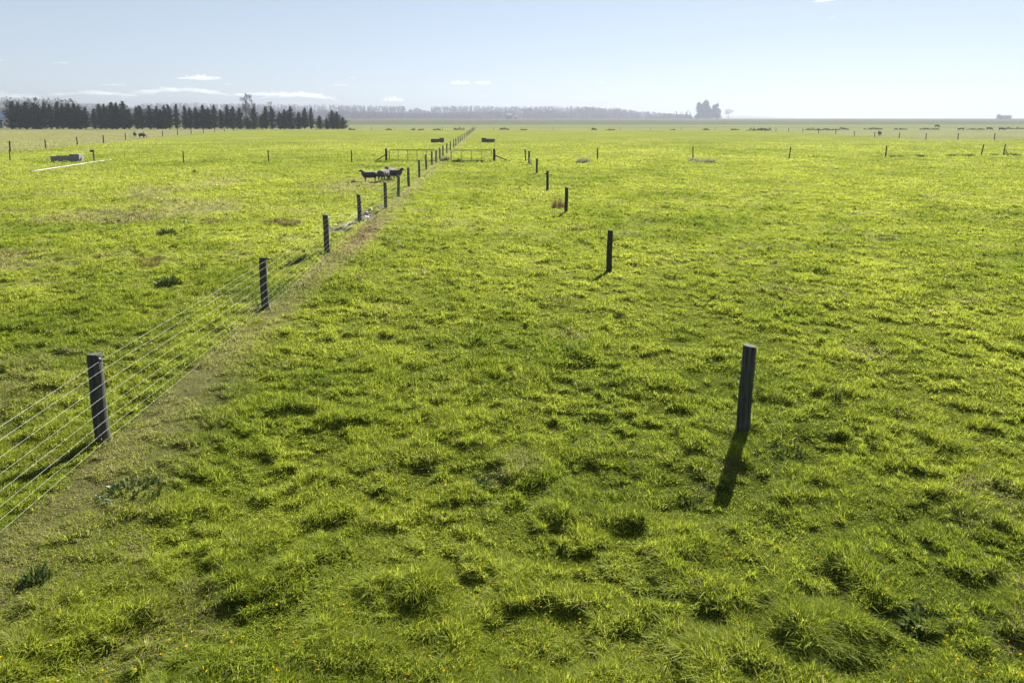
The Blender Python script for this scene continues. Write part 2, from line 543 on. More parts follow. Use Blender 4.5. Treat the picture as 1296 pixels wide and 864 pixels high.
# ------------------------------------------------------------------ grass
def build_grass():
    # density falls with distance while the tufts drawn there get wider
    N0 = 3300000
    y0, y1 = 3.4, 150.0
    # pdf of y so that the picture is covered evenly
    yy = np.linspace(y0, y1, 4000)
    dens = 1.0 / yy ** 1.18
    cdf = np.cumsum(dens * (yy * 0 + 1)); cdf /= cdf[-1]
    Y = np.interp(rng.random(N0), cdf, yy)
    U = rng.uniform(-0.86, 0.86, N0)
    X = U * (Y + 2.2)
    # keep within tussocks more than between them
    cl = clump(X, Y)
    keep = rng.random(N0) < (0.62 + 0.38 * cl)
    keep &= rng.random(N0) > mud(X, Y) * 0.96
    keep &= rng.random(N0) < sstep(152, 70, Y)
    X, Y, cl = X[keep], Y[keep], cl[keep]
    n = len(X)
    st = fence_strip(X, Y)
    dr = dryness(X, Y)
    med = fbm(X, Y, 0.5, 51, 2)
    lod = np.maximum(1.0, (Y / 9.0)) ** 0.86
    tall = sstep(0.1, 1.0, cl)
    H = (0.026 + 0.032 * med + 0.062 * tall) * rng.uniform(0.55, 1.25, n)
    H += 0.030 * sstep(0.46, 0.62, fbm(X, Y, 1.05, 19, 2)) * rng.uniform(0.4, 1.2, n)
    ts_ = tussock(X, Y); cr_ = cross_line(X, Y)
    H += (0.038 * ts_ + 0.12 * cr_) * rng.uniform(0.5, 1.2, n) * (1 - st)
    H *= (1 - 0.30 * st)
    # tall rank grass around the fence foot, in places
    d = np.abs(X - main_x(Y) - 0.35)
    rank = np.exp(-(d / 0.35) ** 2) * sstep(0.35, 0.7, fbm(X, Y, 2.2, 88, 2)) * sstep(14, 20, Y)
    H += 0.12 * rank * rng.random(n)
    H *= 1 + 0.15 * (lod - 1) * 0.25
    # the stock cannot graze right up against the posts
    for (qx, qy) in [(939.5, 549), (770.7, 341), (716.5, 269.6), (692.7, 239.6), (679.4, 220.0), (131, 562), (336, 394), (414.6, 323), (456, 283), (488.5, 264), (504.5, 249)]:
        ax, ay = px(qx, qy)
        H += 0.085 * np.exp(-((X - ax) ** 2 + (Y - ay) ** 2) / 0.07) * rng.random(n)
    W = rng.uniform(0.0032, 0.0080, n) * lod
    broad = (rng.random(n) < 0.26 + 0.25 * sstep(0.55, 0.7, fbm(X, Y, 1.1, 58, 2)))
    W = np.where(broad, W * 2.2, W)
    H = np.where(broad, H * 0.72, H)
    ang = rng.uniform(0, 2 * math.pi, n)
    # blades lean together in patches
    flow = fbm(X, Y, 1.5, 71, 2) * 4 * math.pi
    la = flow + rng.normal(0, 1.5, n)
    lean = np.abs(rng.normal(0.7, 0.45, n)) + 0.4 * (1 - tall)
    lean = np.where(broad, lean + 0.55, lean)
    Z = height(X, Y) - 0.01
    wx, wy = np.cos(ang) * W * 0.5, np.sin(ang) * W * 0.5
    lx, ly = np.cos(la) * lean * H, np.sin(la) * lean * H
    V = np.empty((n, 5, 3), np.float32)
    V[:, 0] = np.stack([X - wx, Y - wy, Z], -1)
    V[:, 1] = np.stack([X + wx, Y + wy, Z], -1)
    mz = Z + H * 0.62
    V[:, 2] = np.stack([X + lx * 0.33 + wx * 0.85, Y + ly * 0.33 + wy * 0.85, mz], -1)
    V[:, 3] = np.stack([X + lx * 0.33 - wx * 0.85, Y + ly * 0.33 - wy * 0.85, mz], -1)
    V[:, 4] = np.stack([X + lx, Y + ly, Z + H * (1.0 - 0.22 * np.minimum(lean, 1.5))], -1)
    b = np.arange(n, dtype=np.int32)[:, None] * 5
    Q = b + np.array([[0, 1, 2, 3]], np.int32)
    T = b + np.array([[3, 2, 4]], np.int32)
    big = fbm(X, Y, 9.0, 41, 3); m2 = fbm(X, Y, 2.0, 43, 3)
    tone = 0.46 + 0.95 * (big - 0.5) + 0.9 * (m2 - 0.5) + rng.normal(0, 0.10, n) * (1 + 1.1 * sstep(22, 9, Y)) - 0.06 * broad - 0.03 + 0.19 * sstep(5, 30, Y) - 0.15 * ts_ - 0.3 * cr_  # tone rises with distance, painting the backlit glow into the farther blades
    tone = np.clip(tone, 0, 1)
    dry = np.where(rng.random(n) < dr * 0.95 + 0.035, np.clip(rng.uniform(0.25, 0.75, n) + 0.35 * np.exp(-(((Y - 24.5) / 6.0) ** 2)) * (dr > 0.5), 0, 1), 0)
    lxp = LEFT_A[0] + (Y - LEFT_A[1]) * (LEFT_B[0] - LEFT_A[0]) / (LEFT_B[1] - LEFT_A[1])
    dry = np.where((X < lxp) & (Y > 60), 0.45 * (rng.random(n) < 0.7), dry)
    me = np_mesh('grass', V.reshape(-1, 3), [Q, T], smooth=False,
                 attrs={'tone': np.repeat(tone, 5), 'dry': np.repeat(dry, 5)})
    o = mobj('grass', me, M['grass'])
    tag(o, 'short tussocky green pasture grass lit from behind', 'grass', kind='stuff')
    return n
build_grass()

# ------------------------------------------------------------------ posts, wires, fences
def post_mesh(name, h, r, lean=(0, 0), seed=0, seg=16, sink=0.12):
    rs = random.Random(seed)
    ph = rs.uniform(0, 6.28)
    V, F = [], []
    levels = [-sink, 0.0, h * 0.25, h * 0.5, h * 0.75, h - 0.02, h]
    for li, z in enumerate(levels):
        rr = r * (1.04 - 0.06 * max(z, 0) / h) * (0.93 if li == len(levels) - 1 else 1)
        for k in range(seg):
            a = 2 * math.pi * k / seg
            q = rr * (1 + 0.035 * math.sin(3 * a + ph) + 0.02 * math.sin(5 * a + z * 4 + ph))
            V.append((q * math.cos(a) + lean[0] * z + 0.006 * math.sin(z * 5 + ph), q * math.sin(a) + lean[1] * z, z + (0.012 * math.cos(a + ph) if li >= len(levels) - 2 else 0)))
    for i in range(len(levels) - 1):
        for k in range(seg):
            F.append([i * seg + k, i * seg + (k + 1) % seg, (i + 1) * seg + (k + 1) % seg, (i + 1) * seg + k])
    F.append([(len(levels) - 1) * seg + k for k in range(seg)])
    F.append([k for k in range(seg)][::-1])
    me = list_mesh(name, V, F, True)
    me.polygons[-1].use_smooth = False; me.polygons[-2].use_smooth = False
    for e in range(seg): pass
    return me

def wire_mb(points, r, seg=6):
    mb = MB(); mb.tube(points, r, seg); return mb

def wire_fence(name_label, posts, h, r, wires, wire_r, offs=(0, 0), mat='post', group=None, leans=None, seg=12, sag=0.0, ext=None):
    x0, y0 = posts[0]
    root = empty('wire_fence', (x0, y0, hz(x0, y0)))
    tag(root, name_label, 'fence', group)
    tops = []
    shared = [post_mesh('post', h, r, seed=k, seg=seg) for k in range(4)]
    for i, (x, y) in enumerate(posts):
        z = hz(x, y)
        ln = leans[i] if leans and i < len(leans) and leans[i] else (random.uniform(-0.025, 0.025), random.uniform(-0.02, 0.02))
        hh = random.uniform(0.96, 1.04)
        if i < 14:
            me = post_mesh('post', h * hh, r * random.uniform(0.94, 1.06), ln, seed=i + int(abs(x0)), seg=seg)
            rz = 0
        else:
            me = shared[i % 4]; rz = random.uniform(0, 6)
        o = mobj('post', me, M[mat], root)
        o.location = Vector((x, y, z)) - root.location
        o.rotation_euler = (0, 0, rz)
        tops.append((x, y, z))
    for wi, wh in enumerate(wires):
        pts = []
        for i, (x, y, z) in enumerate(tops):
            ln = leans[i] if leans and i < len(leans) and leans[i] else (0, 0)
            p = Vector((x + offs[0] + ln[0] * wh, y + offs[1] + ln[1] * wh, z + wh)) - root.location
            if i > 0:
                q = pts[-1]
                mid = (q + p) / 2; mid.z -= sag
                pts.append(mid)
            pts.append(p)
        if pts:
            wire_mb(pts, wire_r, 5).build('wire', M['wire'], root)
    return root

# the long sheep fence
mp_px = [(131, 562), (336, 394), (414.6, 323), (456, 283), (488.5, 264), (504.5, 249), (517.3, 236.8), (530.7, 225.8), (539.6, 216), (546.8, 210.4)]
posts = [px(*p) for p in mp_px]
d0 = (Vector((*posts[1], 0)) - Vector((*posts[0], 0)))
near = [(main_x(-6.5), -6.5), (main_x(-1.2), -1.2), (main_x(3.6), 3.6)]
farz = [64.8, 70, 74.8, 81.9, 89.4, 98.4, 105, 113, 121, 130.5, 142, 155, 166, 176, 185, 197, 209, 219, 229, 240]
posts = near + posts + [(main_x(z), z) for z in farz]
leans = [None] * 3 + [(-0.028, 0.01), (-0.005, 0.0), (-0.02, 0), (-0.03, 0), (-0.02, 0)]
main = wire_fence('long sheep fence of dark round posts and eight pale wires running into the distance', posts, 1.19, 0.083,
                  [1.10, 0.97, 0.80, 0.635, 0.47, 0.32, 0.19, 0.07], 0.0013, offs=(0.095, 0), leans=leans, sag=0.012)
def main_off(p, z): return Vector((p[0], p[1], hz(*p) + z)) - main.location
p1 = posts[3]
MB().tube([main_off(p1, 1.12) + Vector((-0.01 - 0.075, -0.0, 0)), main_off(p1, 1.12) + Vector((0.05, -0.02, 0.0)), main_off(p1, 1.09) + Vector((0.06, -0.02, 0))], 0.028, 8).build('insulator', M['black'], main, smooth=True)
p2 = posts[4]
MB().tube([main_off(p2, 1.14) + Vector((0.02, 0, 0)), main_off(p2, 1.13) + Vector((0.15, -0.01, 0.0))], 0.022, 8).build('insulator', M['black'], main, smooth=True)

# fences across and beyond
wr3 = [1.05, 0.75, 0.45, 0.2]
cl_posts = [px(232.8, 206.2), px(340.3, 205.4), px(445.4, 205.9), px(489, 204.6)]
cl_posts = [px(13, 203.0), px(125, 205.5)][:1] + cl_posts
croot = wire_fence('wire fence of slim posts crossing the left paddock up to the tubular gate', cl_posts, 1.15, 0.055, wr3, 0.0016, mat='post_dark', group='fences crossing the paddocks', seg=10)
for c in list(croot.children):
    pass
gx, gy = px(489, 204.6)
z = hz(gx, gy)
loc = Vector((gx, gy, z)) - croot.location
st = mobj('strainer_post', post_mesh('strainer_post', 1.22, 0.11, seed=5), M['post_dark'], croot, loc + Vector((0.0, 0.02, 0)))
MB().tube([loc + Vector((-0.05, 0, 0.62)), loc + Vector((-1.05, 0, 0.03))], 0.05, 8).build('stay', M['post_dark'], croot)

cr_px = [(625.6, 204.6), (665, 203.6), (756, 202.4), (877, 200.5), (998.7, 200.4), (1120.7, 198), (1242, 196.2), (1270, 195.8), (1345, 195)]
cr_posts = [px(*p) for p in cr_px]
crr = wire_fence('wire fence of scattered slim posts crossing the right paddock behind the bare post row', cr_posts, 1.22, 0.062, wr3, 0.0016, mat='post_dark', group='fences crossing the paddocks',
                 leans=[None, None, None, (-0.03, 0), (0.08, 0), (0.05, 0), (0.13, 0), (0.1, 0), None], seg=10)
gx, gy = cr_posts[0]; loc = Vector((gx, gy, hz(gx, gy))) - crr.location
mobj('strainer_post', post_mesh('strainer_post', 1.24, 0.12, seed=6), M['post_dark'], crr, loc + Vector((0, 0.02, 0)))
MB().tube([loc + Vector((0.05, 0, 0.6)), loc + Vector((1.55, 0, 0.03))], 0.055, 8).build('stay', M['post_dark'], crr)
gx, gy = cr_posts[7]; loc = Vector((gx, gy, hz(gx, gy))) - crr.location
arc = [loc + Vector((0.09 + 0.26 * math.sin(t), 0, 0.55 - 0.5 * t / 3.14 - 0.0)) for t in np.linspace(0, 3.14, 9)]
MB().tube(arc, 0.05, 8).build('bent_stay', M['post_dark'], crr)

lp = []
for p in [(13, 192.6), (58, 188), (98, 183.5), (131, 181), (159, 177.3), (182, 175), (206, 172.9), (225, 171.3), (242, 169.9), (257.6, 169.0), (271.8, 167.7), (284, 166.9), (296, 166.3)]:
    lp.append(px(*p))
lp = [(lp[0][0] + 3, lp[0][1] - 17)] + lp
wire_fence('wire fence between the green paddock and the pale field before the conifer row', lp, 1.35, 0.085, wr3, 0.0018, mat='post_dark', seg=8)

rp = [px(*p) for p in [(954.7, 166), (968, 166.3), (982, 166.7), (998, 167.2), (1016, 168), (1036, 168.7), (1057.6, 170), (1081, 172.2), (1107, 173.2), (1138, 174.8), (1172, 176), (1212.4, 176.5), (1258.5, 176.7), (1300, 177)]]
wire_fence('far wire fence along the grazing field with dark cattle behind it', rp, 1.2, 0.085, wr3, 0.002, mat='post_dark', seg=8)
fp = [(at(p, 243), 243) for p in (300, 360, 400, 428, 470, 500, 525, 560, 602, 625, 660, 700, 750, 785, 823, 862, 905, 954)]
wire_fence('farthest wire fence running level through dark scrub at the end of the paddocks', fp, 1.1, 0.06, wr3, 0.002, mat='post_dark', seg=8)

# the row of bare posts on the right
rows = [((939.5, 549), 1.19, 0.087, (0.030, 0), 'thick round post nearest the camera with a grey weathered top and long shadow'),
        ((770.7, 341), 1.16, 0.078, (0.01, 0), 'dark square-cut post standing second in the bare row with a short shadow'),
        ((716.5, 269.6), 1.16, 0.075, (0.01, 0), 'third post of the bare row standing beside dead reddish weeds'),
        ((692.7, 239.6), 1.17, 0.075, (0.01, 0), 'fourth post of the bare row with a dark insulator near its top'),
        ((679.4, 220.0), 1.17, 0.075, (0.0, 0), 'plain dark post between the insulator post and the post with the white board'),
        ((669.6, 207.6), 1.17, 0.085, (0.0, 0), 'dark post with the white board leaning on its foot')]
for i, (p, h, r, ln, lab) in enumerate(rows):
    x, y = px(*p)
    o = mobj('fence_post', post_mesh('fence_post', h, r, ln, seed=40 + i), M['post' if i == 0 else 'post_dark'], None, (x, y, hz(x, y)))
    tag(o, lab, 'post', 'bare posts in a row')
    if i == 3:
        MB().tube([(-0.06, 0, 1.0), (-0.17, 0, 0.98)], 0.045, 8).build('insulator', M['black'], o)
x, y = px(671.4, 208.4)
wb = MB().box((0, 0, 0.29), (0.20, 0.03, 0.58), Matrix.Rotation(R(-8), 3, 'Y') @ Matrix.Rotation(R(10), 3, 'X'))
tag(wb.build('board', M['white'], None, (x, y, hz(x, y))), 'short white board leaning on the foot of a dark post', 'board')

# gates
def gate(pa, pb, label, nup=4, flip=False):
    ax, ay = pa; bx, by = pb
    L = math.hypot(bx - ax, by - ay)
    root = empty('farm_gate', (ax, ay, (hz(ax, ay) + hz(bx, by)) / 2), math.atan2(by - ay, bx - ax))
    tag(root, label, 'gate', 'tubular farm gates either side of the long fence')
    mb = MB()
    b, t, r = 0.10, 1.10, 0.034
    mb.tube([(0.08, 0, b), (0.02, 0, b + 0.08), (0.02, 0, t - 0.1), (0.10, 0, t), (L - 0.1, 0, t), (L - 0.02, 0, t - 0.08), (L - 0.02, 0, b), (0.08, 0, b)], r, 8)
    mb.build('frame', M['gate'], root)
    for k in range(1, nup + 1):
        xx = L * k / (nup + 1)
        MB().tube([(xx, 0, b), (xx, 0, t)], 0.022, 6).build('upright', M['gate'], root)
    for zz in (0.28, 0.45, 0.63, 0.82):
        MB().tube([(0.03, 0, zz), (L - 0.03, 0, zz)], 0.004, 5).build('gate_wire', M['wire'], root)
    MB().tube([(-0.12, 0, 0.9), (0.02, 0, 0.9)], 0.02, 6).build('hinge', M['gate'], root)
    MB().tube([(-0.12, 0, 0.25), (0.02, 0, 0.25)], 0.02, 6).build('hinge', M['gate'], root)
ga = px(492.5, 204.4); gb = (main_x(66.2) - 0.12, 66.2)
gate(ga, gb, 'long grey tubular gate between the stayed post and the sheep fence')
ga = (main_x(66.0) + 1.35, 66.0); gb = px(622.5, 204.6)
gate(ga, gb, 'faint grey tubular gate right of the sheep fence beside the long-stayed post', 3)
x, y = (main_x(66.0) + 1.25, 66.0)

# ------------------------------------------------------------------ troughs, pipe, standpipe post, electric standards
def trough(p, w, dp, h, rot, mat, label, lid_side=1, lid=True):
    x, y = p
    root = empty('water_trough', (x, y, hz(x, y)), rot)
    tag(root, label, 'trough', 'concrete water troughs')
    bm = bmesh.new()
    # tapered tub with a wall thickness
    ow, od, t = w / 2, dp / 2, 0.09
    def ring(a, b, z): return [bm.verts.new((sx * a, sy * b, z)) for sx, sy in ((-1, -1), (1, -1), (1, 1), (-1, 1))]
    r0 = ring(ow * 0.97, od * 0.9, -0.05); r1 = ring(ow, od, h); r2 = ring(ow - t, od - t, h); r3 = ring(ow - t * 1.3, od - t * 1.3, 0.12)
    for a, b in ((r0, r1), (r1, r2), (r2, r3)):
        for k in range(4):
            bm.faces.new([a[k], a[(k + 1) % 4], b[(k + 1) % 4], b[k]])
    bm.faces.new(r3); bm.faces.new(r0[::-1])
    bmesh.ops.bevel(bm, geom=[e for e in bm.edges], offset=0.02, segments=2, affect='EDGES')
    bmesh.ops.recalc_face_normals(bm, faces=bm.faces)
    me = bpy.data.meshes.new('tub'); bm.to_mesh(me); bm.free()
    mobj('tub', me, mat, root)
    MB().box((0, 0, h - 0.13), (w - 2.3 * t, dp - 2.3 * t, 0.02)).build('water', M['water'], root)
    if lid:
        lw = w * 0.34
        cx = lid_side * (ow - lw / 2)
        mb = MB(); mb.box((cx, 0, h + 0.08), (lw, dp * 1.0, 0.15)); mb.box((cx, 0, h + 0.17), (lw * 0.9, dp * 0.9, 0.04))
        mb.build('valve_cover', mat, root)
    return root
x, y = px(85.5, 204.6)
trough((x, y), 2.6, 1.0, 0.58, R(8), M['concrete'], 'pale grey water trough with a raised lid beside the white pipe', 1)
x, y = px(554, 180.6)
trough((x, y), 2.3, 1.0, 0.62, 0, M['concrete_old'], 'dark mossy water trough just left of the long fence behind the gates', 1)
x, y = px(618, 180.0)
trough((x, y), 2.35, 1.0, 0.64, 0, M['concrete_old'], 'dark mossy water trough just right of the long fence behind the gates', -1)

a = px(38, 218); b = px(142, 202.4)
mid = [(a[0] + (b[0] - a[0]) * t, a[1] + (b[1] - a[1]) * t) for t in np.linspace(0, 1, 14)]
ppts = [(q[0] + 0.05 * math.sin(i * 0.5), q[1], (hz(*mid[0]) + hz(*mid[-1])) / 2 + 0.09) for i, q in enumerate(mid)]
tag(MB().tube(ppts, 0.045, 10).build('pipe', M['pipe'], None, smooth=True), 'long white pipe lying on the grass before the pale trough', 'pipe')

x, y = px(119.3, 203.8)
sp = empty('standpipe_post', (x, y, hz(x, y)))
tag(sp, 'short dark post with a dark box on its top between trough and pipe', 'post')
mobj('post', post_mesh('post', 0.98, 0.055, (-0.03, 0), 60, 10), M['post_dark'], sp)
MB().box((-0.13, 0, 0.98), (0.36, 0.2, 0.2)).build('box', M['post_dark'], sp)
MB().tube([(-0.13, 0, 1.08), (-0.13, 0, 1.16), (-0.02, 0, 1.2)], 0.02, 6).build('pipe_end', M['gate'], sp)
for p, lab in (((157.6, 203.4), 'thin electric fence standard right of the boxed post'), ((427.6, 205.0), 'thin electric fence standard left of the stayed gate post')):
    x, y = px(*p)
    s = MB().tube([(0, 0, 0), (0.02, 0, 0.95)], 0.013, 6).build('electric_standard', M['gate'], None, (x, y, hz(x, y)))
    for zz in (0.9, 0.65, 0.4): MB().tube([(-0.01, -0.02, zz), (0.05, -0.02, zz)], 0.02, 6).build('insulator', M['black'], s)
    tag(s, lab, 'fence standard')

# ------------------------------------------------------------------ animals
def body_mesh(name, pts, edges, radii, voxel=0.03, rough=0.0, seed=0):
    """one continuous body grown over a jointed skeleton, a radius at every joint"""
    bm = bmesh.new()
    for a, b in edges:
        pa, pb = Vector(pts[a]), Vector(pts[b])
        ra, rb = radii[a], radii[b]
        k = max(3, int((pb - pa).length / (min(ra, rb) * 0.45)) + 1)
        for i in range(k + 1):
            t = i / k
            r = ra + (rb - ra) * t
            if ra > 2.2 * rb: r = rb + (ra - rb) * (1 - t) ** 2 * 0.75
            bmesh.ops.create_icosphere(bm, subdivisions=2, radius=r, matrix=Matrix.Translation(pa.lerp(pb, t)))
    me = bpy.data.meshes.new('tmp'); bm.to_mesh(me); bm.free()
    o = bpy.data.objects.new('tmp', me); COL.objects.link(o)
    m = o.modifiers.new('r', 'REMESH'); m.mode = 'VOXEL'; m.voxel_size = voxel; m.use_smooth_shade = True
    sm_ = o.modifiers.new('s', 'SMOOTH'); sm_.factor = 0.5; sm_.iterations = 6
    dg = bpy.context.evaluated_depsgraph_get(); dg.update()
    out = bpy.data.meshes.new_from_object(o.evaluated_get(dg))
    out.name = name
    bpy.data.objects.remove(o); bpy.data.meshes.remove(me)
    out.polygons.foreach_set('use_smooth', [True] * len(out.polygons))
    if rough:
        co = np.empty(len(out.vertices) * 3, np.float32); out.vertices.foreach_get('co', co)
        nr = np.empty_like(co); out.vertices.foreach_get('normal', nr)
        co = co.reshape(-1, 3); nr = nr.reshape(-1, 3)
        nn = vnoise(co[:, 0] * 16 + seed, co[:, 1] * 16 + co[:, 2] * 13, seed) - 0.4
        co += nr * (nn * rough * (co[:, 2] > 0.36) * (np.abs(co[:, 0]) < 0.56))[:, None]
        out.vertices.foreach_set('co', co.ravel()); out.update()
    return out

def sheep_mesh(head='up', seed=0):
    P = [(0.0, 0, 0.60), (-0.30, 0, 0.61), (0.30, 0, 0.61)]
    Rr = [0.285, 0.275, 0.25]
    E = [(0, 1), (0, 2)]
    if head == 'up':
        nk = [(0.50, 0, 0.82), (0.57, 0, 0.96), (0.75, 0, 0.88)]
    elif head == 'turn':
        nk = [(0.49, 0.02, 0.82), (0.55, 0.05, 0.96), (0.64, 0.20, 0.87)]
    else:
        nk = [(0.56, 0, 0.52), (0.68, 0, 0.36), (0.73, 0, 0.17)]
    n = len(P); P += nk; Rr += [0.115, 0.095, 0.05]; E += [(2, n), (n, n + 1), (n + 1, n + 2)]
    hx = nk[1]
    for s in (-1, 1):
        P.append((hx[0] - 0.05, hx[1] + s * 0.17, hx[2] + 0.03)); Rr.append(0.03); E.append((n + 1, len(P) - 1))
    for fx, root in ((-0.36, 1), (0.30, 2)):
        for s in (-1, 1):
            k = len(P); bk = 0.05 if fx < 0 else 0.0
            P += [(fx, s * 0.12, 0.46), (fx, s * 0.12, 0.34), (fx - bk, s * 0.12, 0.20), (fx, s * 0.12, 0.02)]
            Rr += [0.12, 0.065, 0.036, 0.036]; E += [(k, k + 1), (k + 1, k + 2), (k + 2, k + 3)]
    k = len(P); P += [(-0.52, 0, 0.66), (-0.58, 0, 0.46)]; Rr += [0.05, 0.035]; E += [(k, k + 1)]
    return body_mesh('sheep', P, E, Rr, 0.022, 0.035, seed)

def cow_mesh(head='down'):
    P = [(-0.05, 0, 0.98), (-0.75, 0, 1.04), (0.55, 0, 1.02)]
    Rr = [0.36, 0.31, 0.33]
    E = [(0, 1), (0, 2)]
    nk = [(0.95, 0, 0.92), (1.22, 0, 0.58), (1.34, 0, 0.22)] if head == 'down' else [(0.92, 0, 1.24), (1.15, 0, 1.38), (1.48, 0, 1.22)]
    n = len(P); P += nk; Rr += [0.19, 0.15, 0.09]; E += [(2, n), (n, n + 1), (n + 1, n + 2)]
    for s in (-1, 1):
        P.append((nk[1][0] - 0.10, s * 0.26, nk[1][2] + 0.06)); Rr.append(0.05); E.append((n + 1, len(P) - 1))
    for fx in (-0.85, 0.55):
        for s in (-1, 1):
            k = len(P); bk = 0.09 if fx < 0 else 0.0
            P += [(fx, s * 0.17, 0.84), (fx + bk, s * 0.19, 0.62), (fx - bk, s * 0.19, 0.40), (fx, s * 0.19, 0.04)]
            Rr += [0.20, 0.11, 0.065, 0.06]; E += [(k, k + 1), (k + 1, k + 2), (k + 2, k + 3)]
    k = len(P); P += [(-1.03, 0, 1.15), (-1.12, 0, 0.9), (-1.10, 0, 0.5)]; Rr += [0.06, 0.04, 0.05]; E += [(k, k + 1), (k + 1, k + 2)]
    return body_mesh('cow', P, E, Rr, 0.04)

sm = {'up': sheep_mesh('up', 1), 'turn': sheep_mesh('turn', 2), 'down': sheep_mesh('down', 3)}
for (p, kind, rz, s, lab) in [
    ((468, 229.6), 'up', R(186), 0.94, 'dark sheep at the outer end of the huddle, side-on with head raised'),
    ((485.5, 229.8), 'turn', R(68), 1.0, 'dark sheep in the middle of the huddle, turned away with its rump towards the fence'),
    ((496, 225.5), 'up', R(140), 1.0, 'dark sheep at the back of the huddle with its head just above the others'),
    ((499.5, 228), 'turn', R(-10), 0.98, 'dark sheep of the huddle closest to the fence, facing along the wires'),
    ]:
    x, y = px(*p)
    o = mobj('sheep', sm[kind], M['wool'], None, (x, y, hz(x, y)))
    o.rotation_euler = (0, 0, rz); o.scale = (s, s, s * 0.88)
    tag(o, lab, 'sheep', 'sheep huddled beside the long fence')
for (p, kind, rz, s, lab) in [
    ((171, 174.2), 'up', R(120), 1.35, 'sheep standing upright beside a far fence post before the conifers'),
    ((180, 175.2), 'down', R(4), 1.25, 'sheep grazing with lowered head next to the one standing by the far fence')]:
    x, y = px(*p)
    o = mobj('sheep', sm[kind], M['wool'], None, (x, y, hz(x, y)))
    o.rotation_euler = (0, 0, rz); o.scale = (s, s, s)
    tag(o, lab, 'sheep', 'two sheep by the far fence')
cm = {'down': cow_mesh('down'), 'up': cow_mesh('up')}
for (p, kind, rz, s, mat, lab) in [
    ((1186, 161.6), 'down', R(10), 1.0, 'hide', 'black cow grazing farthest out, alone in the hazy grassland'),
    ((1216, 165.8), 'down', R(182), 0.95, 'hide_pied', 'pied cow with a white shoulder grazing beyond the far fence'),
    ((1252, 165.4), 'down', R(-30), 0.78, 'hide', 'small black cow grazing, inner one of the pair by the scrub line'),
    ((1267.5, 165.4), 'down', R(-40), 0.78, 'hide', 'small black cow grazing, outer one of the pair by the scrub line'),
    ((1113, 172.2), 'up', R(75), 0.8, 'hide', 'black calf standing tail-on right behind a far fence post')]:
    x, y = px(*p)
    me = cm[kind].copy(); me.materials.clear()
    o = mobj('cow', me, M[mat], None, (x, y, hz(x, y)))
    o.rotation_euler = (0, 0, rz); o.scale = (s, s, s)
    tag(o, lab, 'cow', 'dark cattle in the far field')

# ------------------------------------------------------------------ trees
def quads_cloud(C, S, seed, flat=0.0):
    """random small leaf-clump quads at centres C (n,3) with sizes S (n)"""
    g = np.random.default_rng(seed)
    n = len(C)
    u = g.normal(size=(n, 3)); u /= np.linalg.norm(u, axis=1)[:, None]
    v = g.normal(size=(n, 3)); v -= (v * u).sum(1)[:, None] * u; v /= np.linalg.norm(v, axis=1)[:, None]
    if flat: u[:, 2] *= (1 - flat); v[:, 2] *= (1 - flat)
    a = S[:, None] * g.uniform(0.6, 1.3, (n, 1)); b = S[:, None] * g.uniform(0.35, 0.8, (n, 1))
    V = np.stack([C - u * a, C + v * b, C + u * a, C - v * b * g.uniform(0.4, 1, (n, 1))], 1).reshape(-1, 3)
    F = np.arange(n * 4).reshape(n, 4)
    return V, F

def conifer_proto(seed, h, rmax, low=0.3):
    g = np.random.default_rng(seed)
    # a leader that wanders
    ts = np.linspace(0, 1, 9)
    lx = np.cumsum(g.normal(0, 0.05, 9)) * ts; ly = np.cumsum(g.normal(0, 0.05, 9)) * ts
    lx[-2:] += g.choice([-1, 1]) * np.array([0.12, 0.38]); lx -= lx[0]; ly -= ly[0]
    C, S = [], []
    nb = 190
    for i in range(nb):
        t = low / h + (1 - low / h) * (i / nb) ** 0.95
        prof = 1.0 if t < 0.48 else max(0.0, 1 - (t - 0.48) / 0.52) ** 1.0
        L = rmax * prof * g.uniform(0.40, 1.12) + 0.26
        az = i * 2.4 + g.normal(0, 0.4)
        up = g.uniform(0.15, 0.85)
        bx = np.interp(t, ts, lx); by = np.interp(t, ts, ly)
        k = max(3, int(L / 0.11))
        for j in range(k):
            s = (j + 0.6) / k
            d = L * s
            C.append((bx + d * math.cos(az) + g.normal(0, 0.10), by + d * math.sin(az) + g.normal(0, 0.10), t * h + up * d * s * 0.8 + g.normal(0, 0.10)))
            S.append(g.uniform(0.16, 0.36) * (1.15 - 0.35 * s))
    V, F = quads_cloud(np.array(C), np.array(S), seed + 1)
    crown = np_mesh('crown', V, [F])
    mb = MB().tube([(lx[i], ly[i], ts[i] * h * 0.97 - (0.2 if i == 0 else 0)) for i in range(9)], [0.20 * (1 - 0.85 * t) for t in ts], 7)
    me = list_mesh('trunk', mb.v, mb.f, True)
    return crown, me

protos = [conifer_proto(100 + i, h, r, lo) for i, (h, r, lo) in enumerate([(10.6, 2.6, .3), (9.8, 2.8, .2), (10.2, 2.4, .3), (9.0, 2.7, .2), (10.9, 2.4, .4), (8.6, 3.0, .2), (9.6, 2.3, .5)])]
heights = [10.6, 9.8, 10.2, 9.0, 10.9, 8.6, 9.6]
